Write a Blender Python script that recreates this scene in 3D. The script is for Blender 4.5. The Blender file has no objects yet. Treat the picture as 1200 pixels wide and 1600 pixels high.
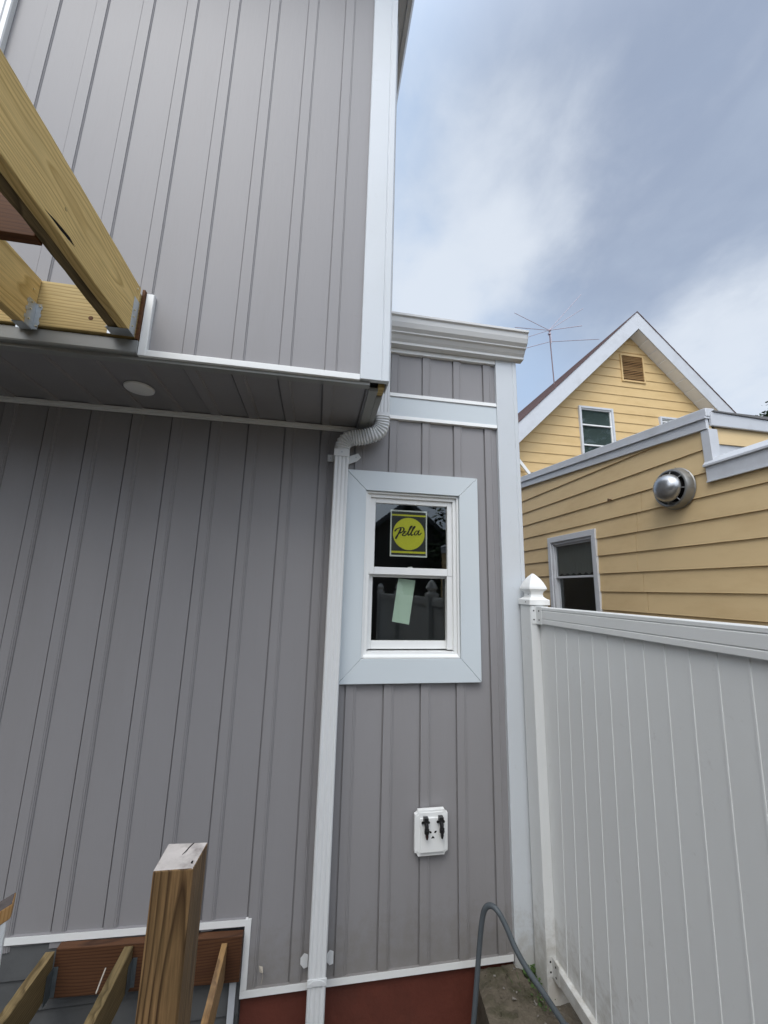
import bpy, bmesh, math, random
from mathutils import Vector, Matrix, Euler
random.seed(7)
S = bpy.context.scene
COL = S.collection
R = math.radians
# ------------------------------------------------------------------ camera
EYE = Vector((0, 0, 1.9)); FPX = 612.0
AX = Vector((0.9853, -0.0560, -0.1614)); AZ = Vector((0.0242, 0.9811, -0.1920))
def _basis():
    f = FPX
    def ray(x, y): return Vector((x-600, -(y-800), -f)).normalized()
    z = ray(677, -2320); x = ray(4340, 1013); x = (x - z*(x@z)).normalized(); y = z.cross(x)
    return x, y, z
bx_, by_, bz_ = _basis()
MW = Matrix((bx_, by_, bz_))            # camera coordinates -> world
cam_d = bpy.data.cameras.new('camera'); cam = bpy.data.objects.new('camera', cam_d); COL.objects.link(cam)
cam.matrix_world = Matrix.Translation(EYE) @ MW.to_4x4()
cam_d.sensor_fit = 'VERTICAL'; cam_d.sensor_height = 36; cam_d.lens = FPX/1600*36
cam_d.clip_start = 0.02; cam_d.clip_end = 2000
S.camera = cam
# measured sight lines of the survey photo, used to read positions on known planes
def dr(px, py): return MW @ Vector((px-600, -(py-800), -FPX))
def onX(px, py, v): r = dr(px, py); return EYE + r*((v-EYE.x)/r.x)
def onY(px, py, v): r = dr(px, py); return EYE + r*((v-EYE.y)/r.y)
def onZ(px, py, v): r = dr(px, py); return EYE + r*((v-EYE.z)/r.z)
# ------------------------------------------------------------------ view
S.view_settings.view_transform = 'Standard'; S.view_settings.look = 'None'
S.view_settings.gamma = 1; S.view_settings.exposure = 0.12
S.render.resolution_x = 768; S.render.resolution_y = 1024
# ------------------------------------------------------------------ world: Nishita sky with a procedural cloud deck
SUN_EL, SUN_AZ = R(54), R(207)          # azimuth clockwise from +Y
w = bpy.data.worlds.new('World'); S.world = w; w.use_nodes = True
nt = w.node_tree; nt.nodes.clear()
def N(t, **k):
    n = nt.nodes.new(t)
    for a, b in k.items():
        if a in ('loc',): continue
        setattr(n, a, b)
    return n
def mathn(op, a, b=None, clamp=False):
    n = nt.nodes.new('ShaderNodeMath'); n.operation = op; n.use_clamp = clamp
    for i, v in enumerate((a, b)):
        if v is None: continue
        if isinstance(v, (int, float)): n.inputs[i].default_value = v
        else: nt.links.new(v, n.inputs[i])
    return n.outputs[0]
def mixc(fac, a, b):
    n = nt.nodes.new('ShaderNodeMix'); n.data_type = 'RGBA'
    for s, v in ((n.inputs[0], fac), (n.inputs[6], a), (n.inputs[7], b)):
        if isinstance(v, tuple): s.default_value = (*v, 1)
        elif isinstance(v, (int, float)): s.default_value = v
        else: nt.links.new(v, s)
    return n.outputs[2]
sky = N('ShaderNodeTexSky', sky_type='NISHITA', sun_disc=False)
sky.sun_elevation = SUN_EL; sky.sun_rotation = SUN_AZ; sky.air_density = 1.3; sky.dust_density = 2.0
SKY_STR = 0.09
sk = nt.nodes.new('ShaderNodeVectorMath'); sk.operation = 'SCALE'; sk.inputs[3].default_value = 1.0
nt.links.new(sky.outputs[0], sk.inputs[0])
tc = N('ShaderNodeTexCoord')
sep = N('ShaderNodeSeparateXYZ'); nt.links.new(tc.outputs['Generated'], sep.inputs[0])
zc = mathn('MAXIMUM', mathn('ADD', sep.outputs[2], 0.25), 0.05)
cmb = N('ShaderNodeCombineXYZ')
nt.links.new(mathn('DIVIDE', sep.outputs[0], zc), cmb.inputs[0]); nt.links.new(mathn('DIVIDE', sep.outputs[1], zc), cmb.inputs[1])
def noise(scale, detail, rough, dist=0.0, off=(0, 0, 0), sc=(1, 1, 1)):
    m = N('ShaderNodeMapping'); m.inputs[1].default_value = off; m.inputs[3].default_value = sc
    nt.links.new(cmb.outputs[0], m.inputs[0])
    n = N('ShaderNodeTexNoise'); n.inputs['Scale'].default_value = scale; n.inputs['Detail'].default_value = detail
    n.inputs['Roughness'].default_value = rough; n.inputs['Distortion'].default_value = dist
    nt.links.new(m.outputs[0], n.inputs['Vector']); return n.outputs['Fac']
def blob(d, r0, r1):
    d = Vector(d).normalized()
    n = N('ShaderNodeVectorMath', operation='DOT_PRODUCT'); n.inputs[1].default_value = d
    nt.links.new(tc.outputs['Generated'], n.inputs[0])
    m = N('ShaderNodeMapRange'); m.interpolation_type = 'SMOOTHSTEP'
    m.inputs[1].default_value = math.cos(R(r1)); m.inputs[2].default_value = math.cos(R(r0))
    nt.links.new(n.outputs['Value'], m.inputs[0]); return m.outputs[0]
n1 = noise(2.3, 9, .55, .15, (3.1, 1.7, 0), (1.0, .9, 1)); n2 = noise(7.5, 10, .56, .2, (7.2, 4.4, 0), (1.1, .9, 1)); n3 = noise(1.1, 6, .55, .4, (1.0, 9.0, 0)); n4 = noise(2.8, 9, .55, .2, (5.0, 2.0, 0), (1.0, .9, 1))
def smooth(v, a, b):
    m = N('ShaderNodeMapRange'); m.interpolation_type = 'SMOOTHSTEP'
    m.inputs[1].default_value = a; m.inputs[2].default_value = b; nt.links.new(v, m.inputs[0]); return m.outputs[0]
bright = mathn('ADD', mathn('MULTIPLY', blob((.25, .62, .745), 1, 19), .30), mathn('MULTIPLY', blob((.16, .79, .60), 1, 11), .26))
bright = mathn('ADD', bright, mathn('MULTIPLY', blob((.30, .66, .69), 0, 8), .14))
bright = mathn('ADD', bright, mathn('MULTIPLY', blob((.75, .53, .38), 2, 16), .40))
thick = mathn('MULTIPLY', blob((.56, .36, .75), 4, 32), .75)
wisp = smooth(mathn('ADD', mathn('ADD', mathn('MULTIPLY', n1, .55), mathn('MULTIPLY', n2, .42)), bright), .48, .98)
grey = smooth(mathn('ADD', mathn('MULTIPLY', n3, .55), mathn('ADD', thick, mathn('MULTIPLY', n4, .25))), .30, 1.15)
c0 = mixc(grey, (.45, .59, .81), (.33, .395, .525))
veil = smooth(n4, .35, .75)
c0 = mixc(mathn('MULTIPLY', veil, .45), c0, (.545, .635, .765))
c1 = mixc(mathn('MULTIPLY', wisp, .92), c0, (.74, .80, .885))
# low overcast behind the photographer is brighter
back = blob((math.sin(SUN_AZ)*math.cos(SUN_EL), math.cos(SUN_AZ)*math.cos(SUN_EL), math.sin(SUN_EL)), 12, 70)
c2 = mixc(back, c1, (2.2, 2.34, 2.58))
cs = nt.nodes.new('ShaderNodeVectorMath'); cs.operation = 'SCALE'; cs.inputs[3].default_value = 1.0/SKY_STR
nt.links.new(c2, cs.inputs[0])
fin = mixc(0.92, sk.outputs[0], cs.outputs[0])
bg = N('ShaderNodeBackground'); bg.inputs[1].default_value = SKY_STR; nt.links.new(fin, bg.inputs[0])
out = N('ShaderNodeOutputWorld'); nt.links.new(bg.outputs[0], out.inputs[0])
# ------------------------------------------------------------------ sun behind thin cloud
ld = bpy.data.lights.new('sun', 'SUN'); ld.energy = 1.3; ld.angle = R(28); ld.color = (1, .96, .90)
sun = bpy.data.objects.new('sun', ld); COL.objects.link(sun)
sd = Vector((math.sin(SUN_AZ)*math.cos(SUN_EL), math.cos(SUN_AZ)*math.cos(SUN_EL), math.sin(SUN_EL)))
sun.rotation_euler = sd.to_track_quat('Z', 'Y').to_euler()

# ================================================================== materials
def mat(name, col, rough=.5, spec=.5, metal=0, var=0.0, vscale=6.0, bump=0.0, bscale=40.0, dirt=None, dscale=3.0, stretch=(1, 1, 1), bdist=.002, wav=0.0, wscale=2.0):
    m = bpy.data.materials.new(name); m.use_nodes = True; t = m.node_tree; b = t.nodes['Principled BSDF']
    b.inputs['Roughness'].default_value = rough; b.inputs['Specular IOR Level'].default_value = spec; b.inputs['Metallic'].default_value = metal
    tcn = t.nodes.new('ShaderNodeTexCoord')
    mp = t.nodes.new('ShaderNodeMapping'); mp.inputs[3].default_value = stretch; t.links.new(tcn.outputs['Object'], mp.inputs[0])
    def nz(s, d=5, r=.55):
        n = t.nodes.new('ShaderNodeTexNoise'); n.inputs['Scale'].default_value = s; n.inputs['Detail'].default_value = d; n.inputs['Roughness'].default_value = r
        t.links.new(mp.outputs[0], n.inputs['Vector']); return n.outputs['Fac']
    def mx(fac, a, c, bl='MIX'):
        n = t.nodes.new('ShaderNodeMix'); n.data_type = 'RGBA'; n.blend_type = bl
        for s, v in ((n.inputs[0], fac), (n.inputs[6], a), (n.inputs[7], c)):
            if isinstance(v, tuple): s.default_value = (*v[:3], 1)
            elif isinstance(v, (int, float)): s.default_value = v
            else: t.links.new(v, s)
        return n.outputs[2]
    cur = tuple(col)
    if var:
        lo = tuple(c*(1-var) for c in col); hi = tuple(min(1, c*(1+var)) for c in col)
        cur = mx(nz(vscale), lo, hi)
    if dirt:
        mr = t.nodes.new('ShaderNodeMapRange'); mr.inputs[1].default_value = .48; mr.inputs[2].default_value = .72; mr.inputs[4].default_value = dirt[3] if len(dirt) > 3 else .6
        t.links.new(nz(dscale, 8, .65), mr.inputs[0]); cur = mx(mr.outputs[0], cur, dirt[:3])
    if isinstance(cur, tuple): b.inputs['Base Color'].default_value = (*cur, 1)
    else: t.links.new(cur, b.inputs['Base Color'])
    nrm = None
    if bump:
        bp = t.nodes.new('ShaderNodeBump'); bp.inputs['Strength'].default_value = bump; bp.inputs['Distance'].default_value = bdist
        t.links.new(nz(bscale, 4), bp.inputs['Height']); nrm = bp.outputs[0]
    if wav:
        bp2 = t.nodes.new('ShaderNodeBump'); bp2.inputs['Strength'].default_value = wav; bp2.inputs['Distance'].default_value = .02
        t.links.new(nz(wscale, 1), bp2.inputs['Height'])
        if nrm: t.links.new(nrm, bp2.inputs['Normal'])
        nrm = bp2.outputs[0]
    if nrm: t.links.new(nrm, b.inputs['Normal'])
    return m

def wood(name, early, late, axis='Y', pith=(0, 0, 0), ring=.011, wob=.035, rough=.65, spec=.25, stain=None, sscale=3.0, fine=.25, along=.12, cont=1.0, bump=.35):
    m = bpy.data.materials.new(name); m.use_nodes = True; t = m.node_tree; b = t.nodes['Principled BSDF']
    b.inputs['Roughness'].default_value = rough; b.inputs['Specular IOR Level'].default_value = spec
    tcn = t.nodes.new('ShaderNodeTexCoord'); oi = t.nodes.new('ShaderNodeObjectInfo')
    i = 'XYZ'.index(axis)
    rnd = t.nodes.new('ShaderNodeCombineXYZ')
    mm = t.nodes.new('ShaderNodeMath'); mm.operation = 'MULTIPLY'; mm.inputs[1].default_value = 3.7; t.links.new(oi.outputs['Random'], mm.inputs[0]); t.links.new(mm.outputs[0], rnd.inputs[i])
    add = t.nodes.new('ShaderNodeVectorMath'); t.links.new(tcn.outputs['Object'], add.inputs[0]); t.links.new(rnd.outputs[0], add.inputs[1])
    sc1 = [2.6]*3; sc1[i] = .9
    mp = t.nodes.new('ShaderNodeMapping'); mp.inputs[3].default_value = sc1; t.links.new(add.outputs[0], mp.inputs[0])
    nz = t.nodes.new('ShaderNodeTexNoise'); nz.inputs['Scale'].default_value = 1.7; nz.inputs['Detail'].default_value = 2; t.links.new(mp.outputs[0], nz.inputs['Vector'])
    sb = t.nodes.new('ShaderNodeVectorMath'); sb.operation = 'SUBTRACT'; sb.inputs[1].default_value = (.5, .5, .5); t.links.new(nz.outputs['Color'], sb.inputs[0])
    scl = t.nodes.new('ShaderNodeVectorMath'); scl.operation = 'SCALE'; scl.inputs[3].default_value = wob*2.4; t.links.new(sb.outputs[0], scl.inputs[0])
    ad2 = t.nodes.new('ShaderNodeVectorMath'); t.links.new(tcn.outputs['Object'], ad2.inputs[0]); t.links.new(scl.outputs[0], ad2.inputs[1])
    sc2 = [1.0]*3; sc2[i] = along
    mp2 = t.nodes.new('ShaderNodeMapping'); mp2.vector_type = 'TEXTURE'
    mp2.inputs[1].default_value = pith; mp2.inputs[3].default_value = [1, 1, 1]; t.links.new(ad2.outputs[0], mp2.inputs[0])
    mp3 = t.nodes.new('ShaderNodeMapping'); mp3.inputs[3].default_value = sc2; t.links.new(mp2.outputs[0], mp3.inputs[0])
    wv = t.nodes.new('ShaderNodeTexWave'); wv.wave_type = 'RINGS'; wv.rings_direction = 'SPHERICAL'; wv.wave_profile = 'SAW'
    wv.inputs['Scale'].default_value = .314/ring; wv.inputs['Distortion'].default_value = .6; wv.inputs['Detail'].default_value = 2; wv.inputs['Detail Scale'].default_value = .5
    t.links.new(mp3.outputs[0], wv.inputs['Vector'])
    rp = t.nodes.new('ShaderNodeValToRGB'); rp.color_ramp.elements[0].position = .0; rp.color_ramp.elements[1].position = 1.0
    rp.color_ramp.elements[0].color = (0, 0, 0, 1); rp.color_ramp.elements[1].color = (.25*cont, )*3+(1,)
    e = rp.color_ramp.elements.new(.55); e.color = (.12*cont, )*3+(1,)
    e = rp.color_ramp.elements.new(.88); e.color = (min(1, cont), )*3+(1,)
    t.links.new(wv.outputs['Fac'], rp.inputs[0])
    def mx(fac, a, c, bl='MIX'):
        n = t.nodes.new('ShaderNodeMix'); n.data_type = 'RGBA'; n.blend_type = bl
        for s, v in ((n.inputs[0], fac), (n.inputs[6], a), (n.inputs[7], c)):
            if isinstance(v, tuple): s.default_value = (*v[:3], 1)
            elif isinstance(v, (int, float)): s.default_value = v
            else: t.links.new(v, s)
        return n.outputs[2]
    cur = mx(rp.outputs[0], early, late)
    sc4 = [220.0]*3; sc4[i] = 9
    mp4 = t.nodes.new('ShaderNodeMapping'); mp4.inputs[3].default_value = sc4; t.links.new(add.outputs[0], mp4.inputs[0])
    nf = t.nodes.new('ShaderNodeTexNoise'); nf.inputs['Scale'].default_value = 1; nf.inputs['Detail'].default_value = 4; t.links.new(mp4.outputs[0], nf.inputs['Vector'])
    fr = t.nodes.new('ShaderNodeMapRange'); fr.inputs[1].default_value = .3; fr.inputs[2].default_value = .75; fr.inputs[3].default_value = 1-fine; fr.inputs[4].default_value = 1+fine*.4
    t.links.new(nf.outputs['Fac'], fr.inputs[0])
    cc = t.nodes.new('ShaderNodeCombineXYZ')
    for k in range(3): t.links.new(fr.outputs[0], cc.inputs[k])
    cur = mx(1.0, cur, cc.outputs[0], 'MULTIPLY')
    ns = t.nodes.new('ShaderNodeTexNoise'); ns.inputs['Scale'].default_value = sscale; ns.inputs['Detail'].default_value = 6; ns.inputs['Roughness'].default_value = .6; t.links.new(mp.outputs[0], ns.inputs['Vector'])
    if stain:
        sr = t.nodes.new('ShaderNodeMapRange'); sr.inputs[1].default_value = .45; sr.inputs[2].default_value = .7; sr.inputs[4].default_value = stain[3]
        t.links.new(ns.outputs['Fac'], sr.inputs[0]); cur = mx(sr.outputs[0], cur, stain[:3])
    t.links.new(cur, b.inputs['Base Color'])
    bp = t.nodes.new('ShaderNodeBump'); bp.inputs['Strength'].default_value = bump; bp.inputs['Distance'].default_value = .0015
    t.links.new(nf.outputs['Fac'], bp.inputs['Height']); t.links.new(bp.outputs[0], b.inputs['Normal'])
    return m

def splash(m, z0, z1, col, amt):
    t = m.node_tree; b = t.nodes['Principled BSDF']; L_ = b.inputs['Base Color'].links; src = L_[0].from_socket if L_ else None
    tcn = t.nodes.new('ShaderNodeTexCoord'); sp = t.nodes.new('ShaderNodeSeparateXYZ'); t.links.new(tcn.outputs['Object'], sp.inputs[0])
    nz = t.nodes.new('ShaderNodeTexNoise'); nz.inputs['Scale'].default_value = 18; nz.inputs['Detail'].default_value = 8; nz.inputs['Roughness'].default_value = .7; t.links.new(tcn.outputs['Object'], nz.inputs['Vector'])
    mr = t.nodes.new('ShaderNodeMapRange'); mr.inputs[1].default_value = z1; mr.inputs[2].default_value = z0; t.links.new(sp.outputs[2], mr.inputs[0])
    ml = t.nodes.new('ShaderNodeMath'); ml.operation = 'MULTIPLY_ADD'; ml.inputs[1].default_value = .55; t.links.new(mr.outputs[0], ml.inputs[0]); t.links.new(nz.outputs['Fac'], ml.inputs[2])
    m2 = t.nodes.new('ShaderNodeMapRange'); m2.inputs[1].default_value = .62; m2.inputs[2].default_value = .95; m2.inputs[4].default_value = amt; t.links.new(ml.outputs[0], m2.inputs[0])
    mx = t.nodes.new('ShaderNodeMix'); mx.data_type = 'RGBA'; t.links.new(m2.outputs[0], mx.inputs[0])
    if src: t.links.new(src, mx.inputs[6])
    else: mx.inputs[6].default_value = b.inputs['Base Color'].default_value
    mx.inputs[7].default_value = (*col, 1); t.links.new(mx.outputs[2], b.inputs['Base Color'])
M = {}
M['siding'] = mat('grey_vinyl_siding', (.272, .264, .270), .50, .40, var=.03, vscale=3, dirt=(.215, .205, .202, .45), dscale=1.9, bump=.5, bscale=70, bdist=.0012, stretch=(1, 1, .12), wav=.16, wscale=2.2)
M['white'] = mat('white_aluminium_trim', (.60, .635, .665), .38, .5, var=.02, vscale=2, wav=.10, wscale=2.5, dirt=(.50, .52, .52, .22), dscale=2.2)
M['coil'] = mat('pale_blue_grey_capping', (.60, .655, .685), .36, .5, var=.02, vscale=2, wav=.12, wscale=2.0)
M['vinyl'] = mat('white_vinyl', (.80, .81, .80), .35, .5, var=.015, vscale=4, wav=.05, wscale=3)
M['fence'] = mat('fence_vinyl', (.715, .73, .725), .34, .5, var=.02, vscale=3, wav=.10, wscale=1.6, dirt=(.64, .64, .61, .25), dscale=1.3)
M['groove'] = mat('fence_bead', (.735, .75, .745), .35, .5)
M['gutter'] = mat('gutter_aluminium', (.66, .665, .655), .38, .5, var=.03, wav=.08)
M['spout'] = mat('downspout_aluminium', (.68, .695, .70), .36, .5, var=.03, vscale=3)
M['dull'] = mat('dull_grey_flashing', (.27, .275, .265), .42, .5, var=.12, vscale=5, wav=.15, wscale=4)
M['galv'] = mat('galvanised_steel', (.50, .53, .55), .42, .5, metal=.8, var=.15, vscale=60)
M['nail'] = mat('nail_steel', (.75, .68, .5), .3, .5, metal=.9)
M['dark'] = mat('dark_gap', (.015, .013, .012), .9, .1)
splash(M['fence'], -.1, .45, (.30, .27, .22), .55); splash(M['white'], -.05, .30, (.32, .29, .24), .5)
splash(M['siding'], -.02, .38, (.20, .185, .165), .5)
M['brick'] = mat('red_painted_foundation', (.125, .036, .024), .6, .35, var=.22, vscale=7, bump=.6, bscale=35, bdist=.004, dirt=(.06, .025, .018, .6), dscale=2.5)
M['conc'] = mat('mossy_concrete', (.115, .098, .074), .9, .2, var=.45, vscale=22, bump=1, bscale=36, bdist=.014, dirt=(.035, .038, .016, .9), dscale=9)
M['dirt'] = mat('bare_dirt', (.10, .085, .065), .95, .2, var=.4, vscale=20, bump=1, bscale=24, bdist=.02, dirt=(.20, .19, .17, .7), dscale=14)
M['ground'] = mat('paving_ground', (.11, .105, .095), .9, .2, var=.2, vscale=3, bump=.6, bscale=20, bdist=.01)
M['yellow'] = mat('yellow_clapboard', (.68, .485, .235), .55, .35, var=.05, vscale=2.5, bump=.3, bscale=25, dirt=(.50, .33, .13, .35), dscale=2.0, stretch=(1, 1, 3))
M['yellow_add'] = mat('tan_yellow_clapboard', (.68, .51, .28), .55, .35, var=.06, vscale=2.0, bump=.3, bscale=25, dirt=(.48, .32, .15, .35), dscale=1.6, stretch=(1, 1, 3))
M['ntrim'] = mat('neighbour_aluminium_trim', (.60, .62, .65), .4, .5, var=.05, vscale=4, wav=.15, wscale=4, dirt=(.38, .38, .38, .35), dscale=4)
M['nsoff'] = mat('neighbour_soffit', (.84, .84, .82), .5, .4, var=.04)
M['shingle'] = mat('dark_red_shingles', (.13, .085, .08), .9, .2, var=.4, vscale=25, bump=1, bscale=60, bdist=.006)
M['roofgrey'] = mat('roll_roofing', (.16, .16, .16), .9, .2, var=.2)
M['louver'] = mat('brown_louver', (.30, .17, .07), .6, .3)
M['metal'] = mat('weathered_aluminium_hood', (.42, .43, .44), .30, .5, metal=.85, var=.12, vscale=18, dirt=(.20, .20, .20, .4), dscale=12)
M['metal2'] = mat('dull_aluminium_collar', (.30, .30, .29), .42, .5, metal=.7, var=.2, vscale=14, dirt=(.14, .13, .11, .6), dscale=9)
M['hose'] = mat('grey_rubber_hose', (.075, .088, .098), .5, .4, var=.15, vscale=30)
M['black'] = mat('black_plastic', (.012, .012, .013), .35, .5)
M['red'] = mat('dark_red_handle', (.035, .014, .013), .4, .5)
M['lens'] = mat('recessed_light_lens', (.80, .80, .78), .5, .4)
M['paper'] = mat('pale_green_paper', (.56, .74, .61), .6, .3, var=.05, vscale=18)
M['sticker_yellow'] = mat('sticker_yellow', (.68, .69, .04), .4, .4, var=.06, vscale=30)
M['sticker_white'] = mat('sticker_white', (.80, .86, .82), .4, .4)
M['sticker_dark'] = mat('sticker_dark', (.035, .04, .04), .35, .4)
M['ink'] = mat('sticker_ink', (.02, .02, .012), .4, .4)
M['green'] = mat('weed_leaf', (.06, .11, .03), .6, .3, var=.4, vscale=40)
M['tree'] = mat('tree_leaf', (.045, .085, .03), .7, .3, var=.4, vscale=5)
M['bark'] = mat('bark', (.10, .07, .05), .9, .2, var=.3, vscale=20)
M['oldside'] = mat('old_grey_clapboard', (.095, .098, .10), .7, .3, var=.2, vscale=6, bump=.4, bscale=40, dirt=(.06, .06, .06, .7), dscale=4)
M['room'] = mat('dim_room_wall', (.10, .10, .10), .9, .2)
M['leafdry'] = mat('dry_leaf', (.40, .36, .30), .7, .3)
M['pt_right'] = wood('treated_pine', (.82, .60, .25), (.54, .355, .115), 'Y', pith=(-.845+.075, 1.15, 3.10), ring=.0095, wob=.034, along=.075, stain=(.58, .40, .16, .4), fine=.24, cont=.9)
M['pt_ledger'] = wood('treated_pine_ledger', (.56, .42, .185), (.30, .20, .07), 'X', pith=(-1.0, 1.62, 3.30), ring=.014, wob=.03, along=.06, stain=(.36, .25, .09, .4), fine=.2, cont=.8)
M['pt_brown'] = wood('treated_pine_brown', (.125, .048, .014), (.06, .022, .007), 'X', pith=(-1, 1.0, 3.3), ring=.012, wob=.03, along=.08, fine=.2, cont=.7)
M['post'] = wood('weathered_post', (.26, .155, .07), (.045, .021, .010), 'Z', pith=(-.27, 1.185, 1.1), ring=.0075, wob=.011, along=.012, stain=(.10, .065, .028, .8), sscale=2.6, fine=.45, cont=1.0, bump=.8, rough=.5)
M['oldjoist'] = wood('old_green_joist', (.25, .18, .085), (.11, .075, .033), 'Y', pith=(-1.1, 1.6, .1), ring=.011, wob=.02, along=.06, stain=(.09, .07, .03, .6), fine=.35)
M['tanjoist'] = wood('tan_board', (.40, .24, .10), (.22, .12, .05), 'Y', pith=(-.35, 1.6, .1), ring=.01, wob=.02, along=.06, stain=(.13, .10, .08, .7), fine=.3)
M['ledgerred'] = wood('red_brown_ledger', (.105, .046, .021), (.048, .021, .011), 'X', pith=(-.6, 2.3, .4), ring=.012, wob=.03, along=.06, stain=(.05, .02, .012, .6), fine=.2)
M['tancut'] = wood('fresh_cut_wood', (.52, .30, .12), (.36, .18, .06), 'Z', pith=(-.6, 1.2, 1.2), ring=.006, wob=.01, along=.2, fine=.2)
def endgrain(name, c0, c1, centre, s):
    m = mat(name, c0, .8, .2, var=.25, vscale=22, bump=.8, bscale=70, bdist=.003, dirt=(*c1, .75), dscale=18)
    return m
M['postend'] = endgrain('grey_end_grain', (.52, .48, .45), (.20, .175, .165), (0, 0, 0), 1)
M['darkend'] = endgrain('dark_weathered_top', (.10, .085, .08), (.03, .027, .025), (0, 0, 0), 1)

def glass(name, tint, ior=1.75, rough=.01, waver=.0):
    m = bpy.data.materials.new(name); m.use_nodes = True; t = m.node_tree; t.nodes.clear()
    o = t.nodes.new('ShaderNodeOutputMaterial'); mx = t.nodes.new('ShaderNodeMixShader')
    fr = t.nodes.new('ShaderNodeFresnel'); fr.inputs[0].default_value = ior
    tr = t.nodes.new('ShaderNodeBsdfTransparent'); tr.inputs[0].default_value = (*tint, 1)
    gl = t.nodes.new('ShaderNodeBsdfGlossy'); gl.inputs['Roughness'].default_value = rough; gl.inputs['Color'].default_value = (.9, .95, .95, 1)
    if waver:
        nz = t.nodes.new('ShaderNodeTexNoise'); nz.inputs['Scale'].default_value = 3; nz.inputs['Detail'].default_value = 1
        tc_ = t.nodes.new('ShaderNodeTexCoord'); t.links.new(tc_.outputs['Object'], nz.inputs['Vector'])
        bp = t.nodes.new('ShaderNodeBump'); bp.inputs['Strength'].default_value = waver; bp.inputs['Distance'].default_value = .01
        t.links.new(nz.outputs['Fac'], bp.inputs['Height']); t.links.new(bp.outputs[0], gl.inputs['Normal'])
    ge = t.nodes.new('ShaderNodeNewGeometry'); iv = t.nodes.new('ShaderNodeMath'); iv.operation = 'SUBTRACT'; iv.inputs[0].default_value = 1; t.links.new(ge.outputs['Backfacing'], iv.inputs[1])
    mf = t.nodes.new('ShaderNodeMath'); mf.operation = 'MULTIPLY'; t.links.new(fr.outputs[0], mf.inputs[0]); t.links.new(iv.outputs[0], mf.inputs[1])
    t.links.new(mf.outputs[0], mx.inputs[0]); t.links.new(tr.outputs[0], mx.inputs[1]); t.links.new(gl.outputs[0], mx.inputs[2]); t.links.new(mx.outputs[0], o.inputs[0])
    return m
M['glass'] = glass('window_glass', (.88, .885, .87), 1.95, .012, .05)
M['nglass'] = glass('old_window_glass', (.68, .70, .70), 1.7, .03, .15)

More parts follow.
